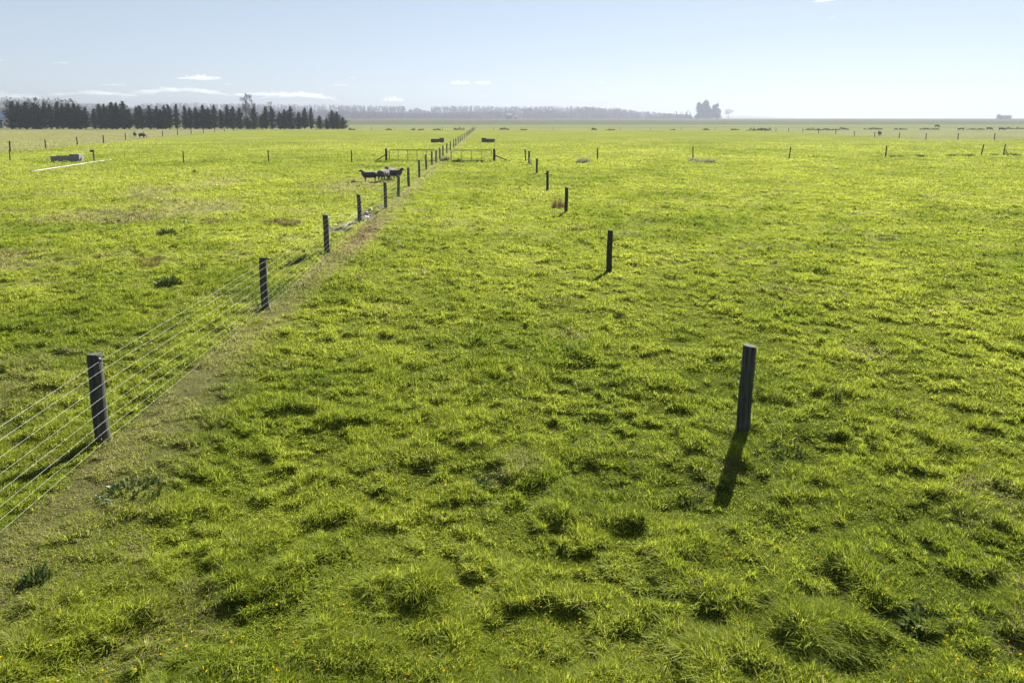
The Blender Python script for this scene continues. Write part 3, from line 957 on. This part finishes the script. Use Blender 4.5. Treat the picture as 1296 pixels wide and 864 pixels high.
# picture column of each leader and the row of its tip
belt = [(16, 127), (26, 129), (34, 129), (45, 129.5), (50, 131), (58, 128.5), (66, 131.5), (73, 128), (80, 130.5), (88, 131), (96, 130), (102, 132.5), (109, 135),
        (120, 137), (128, 130.5), (134, 131), (142, 129.5), (149, 129.5), (157, 127.8), (164, 137.5), (174, 134.5), (180, 133), (191, 133), (199, 134.5), (204, 138), (209, 133), (215, 132), (224, 131),
        (235, 133), (241, 136), (249, 135.5), (258, 132.5), (265, 136), (272, 132), (281, 138), (288, 131.5), (295, 134), (304, 136), (314, 148), (322, 135), (332, 144), (337, 134), (345, 133.5), (355, 141),
        (361, 138.5), (368, 134.5), (378, 141.5), (386, 136.5), (394, 136), (405, 146), (414, 149), (421, 139.5), (427, 141), (434, 148)]
place_words = ['first', 'second', 'third', 'fourth', 'fifth', 'sixth', 'seventh', 'eighth', 'ninth', 'tenth', 'eleventh', 'twelfth', 'thirteenth', 'fourteenth',
               'fifteenth', 'sixteenth', 'seventeenth', 'eighteenth', 'nineteenth', 'twentieth', 'twenty-first', 'twenty-second', 'twenty-third', 'twenty-fourth', 'twenty-fifth', 'twenty-sixth', 'twenty-seventh']
BELT_Y = 268.0
nb = len(belt)
for i, (c, row) in enumerate(belt):
    k = (i * 5 + 2) % 7
    Y = BELT_Y + random.uniform(-1.5, 1.5)
    x = at(c, Y)
    gz = hz(x, Y)
    hh = zrow(row, Y) - gz
    s = hh / (heights[k] * 1.03)
    w = max(s, 0.9) * (random.uniform(0.95, 1.35) if i < nb // 2 else random.uniform(0.82, 1.15))
    root = empty('conifer', (x, Y, gz), random.uniform(0, 6.28))
    root.scale = (w, w, s)
    cr = mobj('crown', protos[k][0], M['conifer'], root)
    tk = mobj('trunk', protos[k][1], M['bark'], root)
    if i < nb // 2:
        lab = '%s dark conifer of the shelterbelt counted from the blue shed' % place_words[i]
    else:
        lab = '%s dark conifer of the shelterbelt counted back from its open right end' % place_words[nb - 1 - i]
    tag(root, lab, 'tree', 'conifers in the shelterbelt row')

# gnarled cypresses on the skyline, faint tree, poplars
def cypress(name, c, base_row, Y, lobes, label, mat, seed, group=None, n=15000):
    g = np.random.default_rng(seed)
    x = at(c, Y); gz = hz(x, Y)
    root = empty(name, (x, Y, gz)); tag(root, label, 'tree', group)
    C, S = [], []
    mpx = Y / 864
    tb = MB()
    tot = sum(l[2] * l[3] for l in lobes)
    for (lx, row, w, hgt) in lobes:
        cz = zrow(row, Y) - gz
        cx = (lx - c) * mpx; rw = w * mpx; rh = hgt * mpx
        k = int(n * (w * hgt) / tot)
        u = g.normal(size=(k, 3)); u /= np.linalg.norm(u, axis=1)[:, None]
        rad = g.random(k) ** 0.38
        rad *= 0.82 + 0.32 * vnoise(u[:, 0] * 3 + seed, u[:, 2] * 3 + u[:, 1] * 2, seed)
        P = u * rad[:, None] * np.array([rw, rw * 0.9, rh]) + np.array([cx, g.uniform(-1, 1) * 2, cz])
        P = P[P[:, 2] > 0.2]
        C.append(P); S.append(np.full(len(P), 0.60) * g.uniform(0.6, 1.5, len(P)) * mpx / 1.04)
        tb.tube([(0, 0, -0.3), (cx * 0.35, 0, cz * 0.35), (cx * 0.9, 0, cz * 0.9)], [0.6 * mpx, 0.45 * mpx, 0.15 * mpx], 7)
    V, F = quads_cloud(np.concatenate(C), np.concatenate(S), seed)
    mobj('crown', np_mesh('crown', V, [F]), mat, root)
    tb.build('trunk', M['bark'], root)
    return root
cypress('cypress_tree', 895, 150.6, 1500, [(890, 145, 8, 6), (886, 138, 5, 7), (892, 137, 7, 6), (893, 131, 4, 4.5), (884, 133, 3, 4), (900, 145, 9, 5.5), (906, 141, 6, 5), (904, 136, 3.2, 4), (907, 133.2, 2.0, 2.6), (908, 147, 5, 4), (883, 148, 4.5, 4), (898, 141, 5, 4)],
        'large ragged cypress with a double crown alone on the hazy skyline', M['conifer_far'], 5)
cypress('faint_tree', 922, 150.8, 2700, [(922, 141.3, 5.6, 2.9), (920, 143.5, 4.5, 1.5)], 'faint round-topped tree in the haze beside the large cypress', M['wood_bare'], 9, n=500)

def bare_tree(name, c, row, Y, label, seed, spread=0.5, group=None, maxd=6):
    rs = random.Random(seed)
    x = at(c, Y); gz = hz(x, Y); H = zrow(row, Y) - gz
    root = empty(name, (x, Y, gz)); tag(root, label, 'tree', group)
    tb, tw = MB(), MB()
    def grow(p, d, L, r, lev):
        q = p + d * L
        (tb if lev < 2 else tw).tube([p, p + d * L * 0.5 + Vector((rs.uniform(-1, 1), rs.uniform(-1, 1), 0)) * L * 0.05, q], [r, r * 0.85, r * 0.7], 4, cap=False)
        if lev >= maxd: return
        nch = 3 if lev > 0 else 4
        for _ in range(nch):
            nd = (d + Vector((rs.uniform(-1, 1), rs.uniform(-1, 1), rs.uniform(-0.2, 0.6))) * spread).normalized()
            grow(q if rs.random() < 0.6 else p + d * L * rs.uniform(0.5, 0.95), nd, L * rs.uniform(0.62, 0.82), max(r * 0.58, 0.06 * Y / 500), lev + 1)
    grow(Vector((0, 0, -0.2)), Vector((0, 0, 1)), H * 0.20, H * 0.022, 0)
    for zz in (0.12, 0.22, 0.32, 0.45, 0.6):
        grow(Vector((0, 0, H * zz)), Vector((rs.uniform(-.5, .5), rs.uniform(-.5, .5), 1)).normalized(), H * 0.15, H * 0.012, 1)
    zs = max(v.z for v in tw.v)
    k = H / zs
    for m in (tb, tw): m.v = [Vector((v.x * k, v.y * k, v.z * k)) for v in m.v]
    tb.build('trunk', M['bark'], root); tw.build('crown', M['twig'], root)
    return root
bare_tree('poplar', 311, 117.5, 480, 'tall bare grey tree rising high above the conifer row', 3, 0.62, maxd=6)
bare_tree('poplar', 321, 122.5, 488, 'lower bare grey tree just right of the tallest one behind the conifers', 4, 0.55, maxd=5)
bare_tree('poplar', 343, 128.5, 520, 'small bare tree poking over the conifers right of the tall grey pair', 6, 0.5, maxd=5)
for i, (c, row, lab) in enumerate([(8, 126, 'bare tree at the far left edge over the blue shed'), (16, 121.5, 'bare tree with a dense round head over the first conifers'), (28, 124, 'slim bare tree behind the second and third conifers'),
                                   (36, 122.6, 'taller bare tree behind the fourth conifer'), (44, 123, 'bare tree behind the fifth conifer with a twiggy top'), (53, 122.3, 'bare tree behind the sixth conifer'), (62, 123.5, 'bare tree behind the seventh conifer'),
                                   (72, 123, 'bare tree behind the eighth conifer'), (84, 124, 'bare tree behind the ninth and tenth conifers'), (94, 124.8, 'bare tree at the low end of the leafless clump')]):
    bare_tree('bare_tree', c, row, 420, lab, 20 + i, 0.6, 'leafless trees behind the conifers', 5)
for i, (c, row, lab) in enumerate([(846, 144, 'low bare tree at the end of the distant wood'), (856, 140.5, 'bare tree in the gap before the large cypress'), (862, 141.5, 'middle bare tree of the loose group before the large cypress'), (869, 139.5, 'tallest bare tree of the loose group before the large cypress'), (874, 141.5, 'bare tree nearly touching the large cypress')]):
    bare_tree('bare_tree', c, row, 1450, lab, 50 + i, 0.6, 'leafless trees near the large cypress', 4)

# far woods that read as one mass
def woods(name, prof, Y, depth, ntree, mat, label, seed, leaf=1.0, cone=False, wr=(2.2, 4.5), gaps=()):
    g = np.random.default_rng(seed)
    xs = [a for a, _ in prof]; rows_ = [b for _, b in prof]
    C, S = [], []
    for _ in range(ntree):
        c = g.uniform(xs[0], xs[-1])
        if any(a < c < b for a, b in gaps): continue
        yy = Y + g.uniform(0, 1) * depth
        front = g.random()
        row = np.interp(c, xs, rows_)
        x = at(c, yy); gz = hz(x, yy)
        H = (zrow(row, yy) - gz) * g.uniform(0.80, 1.03)
        if front < 0.35: H *= g.uniform(0.4, 0.8)
        if H < 1.0: continue
        w = g.uniform(*wr)
        k = 46
        t = g.random(k)
        rad = w * ((1 - t) ** 0.7 + 0.12 if cone else np.sqrt(np.clip(1 - (2 * t - 0.9) ** 2 * 0.8, 0.05, 1))) * np.sqrt(g.random(k))
        an = g.uniform(0, 6.28, k)
        C.append(np.stack([x + rad * np.cos(an), yy + rad * np.sin(an), gz + t * H], -1))
        S.append(g.uniform(0.5, 1.5, k) * leaf)
    V, F = quads_cloud(np.concatenate(C), np.concatenate(S), seed)
    tag(mobj(name, np_mesh(name, V, [F]), mat), label, 'woodland', kind='stuff')
woods('woodland', [(93, 132.5), (130, 131.6), (150, 132.3), (165, 136), (178, 131.8), (200, 130.6), (240, 129.9), (280, 131.2), (330, 132), (400, 132.6), (440, 133.3), (508, 134), (513, 134.3)], 2150, 200, 1500, M['wood_pine'],
      'dark level pine plantation behind the conifer row', 1, 1.9, True, (3.2, 6.5))
woods('woodland', [(514, 142), (518, 139.2), (524, 137.5), (528, 136.6), (535, 139.3), (545.5, 141.5), (546, 135.2), (553, 134.6), (600, 134.2), (645, 135), (690, 134.5), (740, 135), (765, 137), (785, 140), (810, 143)], 2250, 200, 1400, M['wood_pine'],
      'hazy pine plantation stretching behind the far end of the long fence', 2, 1.9, True, (3.2, 6.5))
woods('woodland', [(-10, 128), (15, 126), (60, 125), (95, 127), (110, 136), (200, 138), (300, 137), (440, 140), (520, 143), (560, 143), (600, 141), (640, 140), (658, 137.5), (668, 136), (680, 138.5), (688, 140), (700, 137.2), (712, 141), (725, 138.5), (735, 135.6), (748, 134.8), (760, 137), (775, 136), (785, 136.4), (795, 139),
                   (810, 141.2), (830, 142.2), (850, 144), (862, 145), (876, 146)], 1650, 180, 2300, M['wood_bare'], 'grey brown leafless woodland along the foot of the plantations', 3, 1.5, False, (4, 8.5))

# ------------------------------------------------------------------ buildings
def gable_house(name, c, Y, w, d, wall_h, roof_h, label, wm, rm, cat, rz=0.0, door=True, win=2):
    x = at(c, Y); gz = hz(x, Y)
    root = empty(name, (x, Y, gz), rz); tag(root, label, cat)
    V = [(-w/2, -d/2, -0.3), (w/2, -d/2, -0.3), (w/2, d/2, -0.3), (-w/2, d/2, -0.3), (-w/2, -d/2, wall_h), (w/2, -d/2, wall_h), (w/2, d/2, wall_h), (-w/2, d/2, wall_h), (-w/2, 0, wall_h + roof_h - 0.05), (w/2, 0, wall_h + roof_h - 0.05)]
    F = [[0, 1, 5, 4], [2, 3, 7, 6], [1, 2, 6, 9, 5], [3, 0, 4, 8, 7], [3, 2, 1, 0]]
    mobj('wall', list_mesh('wall', V, F), wm, root)
    o = 0.5; t = 0.15
    k = roof_h / (d / 2)
    mb = MB()
    for s in (-1, 1):
        n = len(mb.v)
        ye = s * (d / 2 + o); ze = wall_h - k * o
        for xx in (-w/2 - o, w/2 + o):
            mb.v += [Vector((xx, ye, ze + 0.02)), Vector((xx, 0, wall_h + roof_h + 0.02)), Vector((xx, 0, wall_h + roof_h + t)), Vector((xx, ye, ze + t))]
        mb.f += [[n, n+1, n+2, n+3], [n+4, n+7, n+6, n+5], [n, n+4, n+5, n+1], [n+3, n+2, n+6, n+7], [n, n+3, n+7, n+4], [n+1, n+5, n+6, n+2]]
    mb.build('roof', rm, root)
    if door:
        MB().box((-w * 0.05, -d/2 - 0.04, wall_h * 0.38), (w * 0.16, 0.08, wall_h * 0.76)).build('door', M['house_roof'], root)
    for i in range(win):
        xx = (-0.32, 0.3, 0.12)[i] * w
        f = MB().box((xx, -d/2 - 0.03, wall_h * 0.55), (w * 0.15, 0.06, wall_h * 0.38)).build('window', M['house_wall'], root)
        MB().box((xx, -d/2 - 0.075, wall_h * 0.55), (w * 0.125, 0.03, wall_h * 0.31)).build('pane', M['glass'], f)
    return root
gable_house('shed', -18, 300, 23, 11, 3.4, 3.0, 'long farm shed with a blue roof at the end of the conifer row', M['shed_wall'], M['roof_blue'], 'shed', 0, True, 2)
gable_house('barn', 644, 1350, 11, 11, 7.4, 3.4, 'grey barn, taller one of the two small buildings before the far wood', M['far_wall'], M['far_wall'], 'barn', 0.2, True, 1)
gable_house('hut', 653.5, 1350, 7.3, 7, 4.5, 1.9, 'low dark hut beside the grey barn before the far wood', M['far_wall'], M['house_roof'], 'hut', -0.1, True, 1)
gable_house('house', 1270.5, 1250, 19, 12, 6.4, 2.6, 'pale grey house standing alone on the hazy horizon', M['house_wall'], M['house_roof'], 'house', 0.05, True, 3)

# ------------------------------------------------------------------ scrub, rushes, weeds
def tuft_mesh(name, n, rad, h, seed, wid=0.02, spread=0.7, squash=(1, 1)):
    g = np.random.default_rng(seed)
    r = rad * np.sqrt(g.random(n)); a = g.uniform(0, 6.28, n)
    X = r * np.cos(a) * squash[0]; Y = r * np.sin(a) * squash[1]
    H = h * g.uniform(0.45, 1.15, n) * (1 - 0.75 * (r / rad) ** 2)
    la = a + g.normal(0, 0.7, n); ln = g.uniform(0.1, 1.0, n) * spread * H
    an = g.uniform(0, 6.28, n); W = wid * g.uniform(0.6, 1.4, n) / 2
    wx, wy = np.cos(an) * W, np.sin(an) * W
    V = np.empty((n, 5, 3))
    Z = np.full(n, -0.04)
    V[:, 0] = np.stack([X - wx, Y - wy, Z], -1); V[:, 1] = np.stack([X + wx, Y + wy, Z], -1)
    cx, cy = np.cos(la) * ln, np.sin(la) * ln
    V[:, 2] = np.stack([X + cx * .35 + wx, Y + cy * .35 + wy, H * .6], -1); V[:, 3] = np.stack([X + cx * .35 - wx, Y + cy * .35 - wy, H * .6], -1)
    V[:, 4] = np.stack([X + cx, Y + cy, H], -1)
    b = np.arange(n)[:, None] * 5
    return np_mesh(name, V.reshape(-1, 3), [b + np.array([[0, 1, 2, 3]]), b + np.array([[3, 2, 4]])])

def tuft(name, p, n, rad, h, mat, label, cat, seed, wid=0.02, spread=0.7, squash=(1, 1), group=None):
    x, y = px(*p)
    o = mobj(name, tuft_mesh(name, n, rad, h, seed, wid, spread, squash), M[mat], None, (x, y, hz(x, y)))
    return tag(o, label, cat, group)
tuft('rush_tuft', (738.5, 205.4), 500, 0.75, 0.50, 'dryrush', 'grey rush tuft left of a lone slim post on the cross fence line', 'rush', 1, 0.03, 0.8)
tuft('rush_tuft', (878, 203.6), 260, 0.55, 0.40, 'dryrush', 'grey rush tuft growing around the foot of a slim post', 'rush', 2, 0.03, 0.8)
tuft('rush_tuft', (889, 205.6), 360, 0.75, 0.34, 'dryrush', 'low wide grey rush tuft in the middle of three touching ones', 'rush', 3, 0.03, 0.9)
tuft('rush_tuft', (899, 205.8), 260, 0.5, 0.45, 'dryrush', 'rounded grey rush tuft at the outer end of three touching ones', 'rush', 4, 0.03, 0.8)
tuft('dead_weed', (706.5, 262), 240, 0.34, 0.55, 'rust_weed', 'dead reddish weed left of the third bare post', 'weed', 5, 0.010, 0.6)
tuft('dead_weed', (719, 293), 45, 0.40, 0.40, 'rust_weed', 'sparse dark dead stalks below the third bare post', 'weed', 6, 0.008, 0.8)
tuft('dead_weed', (735, 290), 45, 0.35, 0.40, 'tan_weed', 'thin tan weed stalks beside the sparse dark dead stalks', 'weed', 7, 0.008, 0.8)
tuft('dead_weed', (356, 284), 420, 0.85, 0.24, 'tan_weed', 'wide tan tuft of dead grass left of the long fence', 'weed', 8, 0.02, 0.9, (1, 0.5))
tuft('dead_weed', (273, 282), 260, 0.65, 0.18, 'tan_weed', 'low tan tuft of dead grass farther left of the wide one', 'weed', 9, 0.02, 0.9, (1, 0.5))
tuft('dead_weed', (187, 334), 130, 0.40, 0.34, 'rust_weed', 'reddish dead stalks above the dark thistle', 'weed', 10, 0.008, 0.7)
tuft('thistle', (211, 296), 240, 0.36, 0.34, 'thistle', 'pale green spiky thistle beyond the reddish dead stalks', 'thistle', 11, 0.03, 1.0)
tuft('thistle', (213, 358), 220, 0.32, 0.24, 'thistle', 'dark thistle with shiny leaves left of the long fence', 'thistle', 12, 0.04, 1.1)
tuft('thistle', (248, 219), 70, 0.22, 0.45, 'thistle', 'small dark thistle alone before the left cross fence', 'thistle', 13, 0.03, 0.8)
tuft('thistle', (1057, 512), 26, 0.07, 0.34, 'scrub', 'single thin dark weed stalk right of the nearest bare post', 'weed', 14, 0.010, 0.4)
tuft('thistle', (165, 628), 130, 0.34, 0.10, 'thistle', 'flat silvery thistle rosette near the nearest wire fence post', 'thistle', 15, 0.028, 2.2)
tuft('thistle', (877, 630), 50, 0.13, 0.10, 'thistle', 'small pale thistle at the tip of the near post shadow', 'thistle', 16, 0.022, 1.8)
tuft('thistle', (998, 573), 90, 0.22, 0.09, 'thistle', 'flat shiny thistle right of the near post foot', 'thistle', 17, 0.022, 2.0)
tuft('thistle', (612, 610), 55, 0.12, 0.11, 'thistle', 'small grey thistle in the middle of the near grass', 'thistle', 18, 0.02, 1.6)
tuft('thistle', (1165, 785), 100, 0.2, 0.10, 'thistle', 'leafy dark thistle in the near right corner of the pasture', 'thistle', 19, 0.03, 1.8)
tuft('thistle', (45, 742), 110, 0.13, 0.14, 'thistle', 'dark clump of leaves close below the wires in the near corner', 'thistle', 20, 0.02, 0.8)

def bush(p, w, h, label, seed, mat='scrub', Y=None, name='scrub_bush', group='dark scrub along the far fences'):
    if Y is None: x, y = px(*p)
    else: x, y = at(p[0], Y), Y
    g = np.random.default_rng(seed)
    n = int(150 + 80 * w)
    t = g.uniform(-1, 1, n)
    hh = h * (0.12 + 0.98 * vnoise(t * (1.5 + w * 0.55) + seed, t * 0, seed)) * np.clip(1 - t * t, 0.05, 1) ** 0.35
    C = np.stack([t * w / 2, g.normal(0, 0.25, n) * min(w, 2) * 0.6, hh * g.random(n) ** 0.7], -1)
    V, F = quads_cloud(C, g.uniform(0.08, 0.2, n), seed)
    o = mobj(name, np_mesh(name, V, [F]), M[mat], None, (x, y, hz(x, y)))
    return tag(o, label, 'bush', group)
Yf = 245
bl = [(445, 2.6, .9, 'dark scrub bush just past the open end of the conifer row'), (492, 2.4, .5, 'low scrub on the farthest fence, second past the conifer row'), (523, 1.6, .6, 'small scrub bush on the farthest fence above the long gate'),
      (533, 2.0, .6, 'flat scrub bush left of the trough on the farthest fence'), (553, 2.8, .7, 'wide scrub bush straight behind the left dark trough'), (581, 4.0, 1.25, 'rounded grey scrub mound just left of where the long fence ends'),
      (638, 3.8, 1.1, 'pointed dark scrub mound right of where the long fence ends'), (663, 2.5, .5, 'low scrub on the farthest fence right of the pointed mound'), (752, 2.0, .6, 'small dark scrub bush on the farthest fence before the leafless wood'),
      (773, 3.0, .5, 'flat dark scrub strip on the farthest fence before the leafless wood'), (851, 2, .5, 'tiny scrub bush left below the large cypress'), (894, 2.6, .8, 'dark scrub bush right below the large cypress'), (930, 3, .7, 'scrub bush between cypress and the corner of the far fence')]
for i, (c, w, h, lab) in enumerate(bl):
    bush((c, 0), w, h, lab, 200 + i, Y=Yf + random.uniform(-1, 1))
bl = [(1066, 164.6, 5, .8, 'low scrub strip in the hazy field inside the far fence corner'), (955, 165.4, 5.5, 1.0, 'scrub clump at the corner of the far fence'), (968, 165.4, 4.0, 1.3, 'tallest dark scrub bush at the corner of the far fence'), (1029, 165, 5.5, .9, 'scrub strip behind the far fence posts past the corner'),
      (1048, 165, 4.5, .7, 'thin scrub strip between the far fence corner and the calf'), (1105, 164.2, 7, .9, 'long scrub strip above the black calf'), (1140, 164.2, 5, .6, 'short scrub strip right above the calf'), (1176, 164.2, 7, .6, 'scrub strip below the lone grazing cow'),
      (1235, 164.2, 7, .7, 'scrub strip between the pied cow and the grazing pair'), (1283, 163.6, 9, .8, 'scrub strip at the right edge beyond the grazing pair')]
for i, (c, row, w, h, lab) in enumerate(bl):
    bush((c, row), w, h, lab, 230 + i)
bl = [(1280, 196.5, 2.3, .42, 'dark rough grass clump at the foot of the leaning post with the bent stay'), (1226, 197.6, 1.6, .3, 'dark rough clump left of the strongly leaning slim post'), (1135, 198.6, 1.9, .28, 'dark rough clump right of the lone leaning post on the cross fence'),
      (1165, 198.4, 1.0, .22, 'small dark clump midway along the right cross fence'), (1204, 198.0, 1.4, .22, 'flat dark clump before the strongly leaning slim post'), (1258, 196.8, 1.2, .25, 'small dark clump between the two leaning posts'),
      (563, 204.4, 1.0, .5, 'dark weed clump at the fence end of the long gate'), (580, 205.3, 1.2, .4, 'dark weed clump under the faint gate'), (607, 205.2, .8, .25, 'small weed clump at the middle of the faint gate')]
for i, (c, row, w, h, lab) in enumerate(bl):
    tuft('weed_clump', (c, row), int(70 * w) + 30, w / 2, h * 1.25, 'scrub', lab, 'weeds', 260 + i, 0.03, 1.0, (1, 0.4), 'dark weed clumps on the cross fence line')

# stones in the muddy spot by the fence
def stones():
    g = np.random.default_rng(5)
    V, F = [], []
    bm = bmesh.new()
    for _ in range(75):
        y = g.normal(28.5, 2.4); x = -6.4 + g.normal(0, 0.45)
        if x > main_x(y) - 0.08: x = main_x(y) - 0.1 - abs(g.normal(0, 0.3))
        s = g.uniform(0.03, 0.10)
        m = Matrix.Translation((x, y, hz(x, y) + s * 0.25)) @ Matrix.Rotation(g.uniform(0, 6), 4, 'Z') @ Matrix.Diagonal((s, s * g.uniform(.5, 1), s * g.uniform(.3, .6), 1))
        r = bmesh.ops.create_icosphere(bm, subdivisions=1, radius=1.0, matrix=m)
        for v in r['verts']: v.co += Vector(g.normal(0, 0.12 * s, 3))
    me = bpy.data.meshes.new('stones'); bm.to_mesh(me); bm.free()
    tag(mobj('stones', me, M['stone']), 'pale stones and rubble in the muddy spot beside the fence', 'stones', kind='stuff')
stones()

def flowers():
    g = np.random.default_rng(15)
    V, F = [], []
    n = 520
    cnt = 0
    while cnt < n:
        y = 4.5 + 15 * g.random() ** 1.7; x = g.uniform(-0.8, 0.8) * (y + 1.5)
        if x < main_x(y) + 1.2: continue
        if vnoise(np.array([x / 1.2]), np.array([y / 1.2]), 99)[0] < 0.5 and g.random() < 0.8: continue
        z = hz(x, y) + 0.05 + 0.08 * g.random(); r = g.uniform(0.007, 0.015)
        b = len(V); tx, ty = g.normal(0, 0.3, 2)
        V.append((x, y, z - 0.003))
        for k in range(10):
            a = k * math.pi / 5; q = r * (1 if k % 2 == 0 else 0.6)
            V.append((x + q * math.cos(a), y + q * math.sin(a), z + q * (tx * math.cos(a) + ty * math.sin(a)) + 0.004))
        for k in range(10): F.append([b, b + 1 + k, b + 1 + (k + 1) % 10])
        cnt += 1
    me = list_mesh('wildflowers', V, F)
    tag(mobj('wildflowers', me, M['petal']), 'tiny yellow flowers scattered in the near grass', 'flowers', kind='stuff')
flowers()

# ------------------------------------------------------------------ clouds (outside the haze)
def cloud_mat(name, dens):
    m, nt, out = new_mat(name)
    v = nt.nodes.new('ShaderNodeVolumePrincipled')
    v.inputs['Color'].default_value = (1, 1, 1, 1)
    v.inputs['Density'].default_value = dens
    v.inputs['Anisotropy'].default_value = 0.55
    nt.links.new(v.outputs[0], out.inputs['Volume'])
    return m
CM = cloud_mat('cloud_vapour', 0.0045)
CM2 = cloud_mat('thin_cloud_vapour', 0.0018)
def cloud(c, row, w, h, label, seed, mat, arc=0.0, tilt=0.0, Y=7000.0):
    mpx = Y / 864 / math.cos(0.0)
    bm = bmesh.new()
    bmesh.ops.create_icosphere(bm, subdivisions=5, radius=1.0)
    W, Hh = w * mpx / 2, h * mpx / 2
    co = np.array([v.co[:] for v in bm.verts])
    n = fbm(co[:, 0] * 5.5 + seed * 7.7, co[:, 1] * 2 + co[:, 2] * 1.2 + seed, 1.0, seed, 4, 0.6)
    n2 = fbm(co[:, 0] * 16 + seed, co[:, 2] * 6 + co[:, 1] * 6, 1.0, seed + 5, 3, 0.6)
    k = np.clip(-0.35 + 2.1 * n + 1.7 * (n2 - 0.5), 0.10, 2)
    for v, kk in zip(bm.verts, k):
        z = v.co.z
        if z < 0: z *= 0.45
        X = v.co.x * W * (0.8 + 0.25 * kk)
        v.co = Vector((X, v.co.y * W * 0.45 * kk, z * Hh * 1.3 * kk + arc * mpx * (1 - (X / W) ** 2) + tilt * X))
    me = bpy.data.meshes.new('cloud'); bm.to_mesh(me); bm.free()
    o = mobj('cloud', me, mat, None, (at(c, Y), Y, zrow(row, Y)))
    tag(o, label, 'cloud', 'clouds low over the horizon')
cl_list = [
    (3, 77, 22, 3.0, 'small flat cloud at the left edge of the sky', 0, 0), (82, 80, 24, 3.0, 'thin short cloud streak alone over the conifer row', 0, 0),
    (255, 99.5, 52, 5.5, 'longest of the small white clouds over the conifer row', 0, 0), (292, 107, 14, 4, 'tiny cloud just right below the longest small cloud', 0, 0),
    (145, 108, 34, 4, 'faint cloud wisp above the first white cloud bank', 0, 0), (432, 108, 24, 4, 'small flat cloud above the open end of the conifer row', 0, 0),
    (448, 99, 9, 3, 'speck of cloud just above the small flat one past the conifers', 0, 0), (549, 101, 9, 3.5, 'speck of cloud high above the gap in the wood', 0, 0),
    (583, 105.5, 26, 5.5, 'rounded white cloud, brighter one of the close pair over the far fence end', 0, 0), (612, 105.5, 22, 4.5, 'flat white cloud, lesser one of the close pair over the far fence end', 0, 0),
    (497, 127, 30, 8, 'puffy pale cloud resting on the pine plantation', 0, 0), (614, 122, 14, 4, 'small pale cloud low over the hazy plantation', 0, 0),
    (760, 104, 12, 3, 'short slanting cloud streak alone in the middle sky', 0, -0.25), (1033, 1.5, 26, 3, 'thin cloud streak at the top edge of the sky', 0, 0.1), (1046, 22, 9, 2.5, 'tiny cloud speck below the streak at the top edge', 0, 0.1)]
for i, (c, row, w, h, lab, arc, tilt) in enumerate(cl_list):
    cloud(c, row, w, h, lab, 10 + i, CM if h > 4.4 else CM2, arc, tilt)
banks = [(5, 126, 100, 7, 'white cloud bank at the left edge behind the bare trees', 4), (118, 121.5, 110, 6, 'first arched white cloud bank over the conifer row', 3), (228, 122.5, 130, 7, 'highest arched white cloud bank over the middle of the conifer row', 8),
         (330, 121, 80, 5, 'flat white cloud bank behind the tall bare tree', 1), (380, 127, 105, 7, 'long sloping white cloud bank over the open end of the conifer row', 6)]
for i, (c, row, w, h, lab, arc) in enumerate(banks):
    cloud(c, row, w, h, lab, 60 + i, CM2, arc, -0.02 if i == 4 else 0, Y=7600.0)

# ------------------------------------------------------------------ haze
hm, hnt, hout = new_mat('haze_air')
pv = hnt.nodes.new('ShaderNodeVolumePrincipled')
pv.inputs['Color'].default_value = (0.285, 0.31, 0.385, 1)
pv.inputs['Density'].default_value = 0.00038
pv.inputs['Anisotropy'].default_value = 0.38
hnt.links.new(pv.outputs[0], hout.inputs['Volume'])
hb = MB().box((0, 2070, 34), (8900, 4400, 71))
tag(hb.build('haze', hm), 'pale haze filling the air over the farmland', 'haze', kind='stuff')
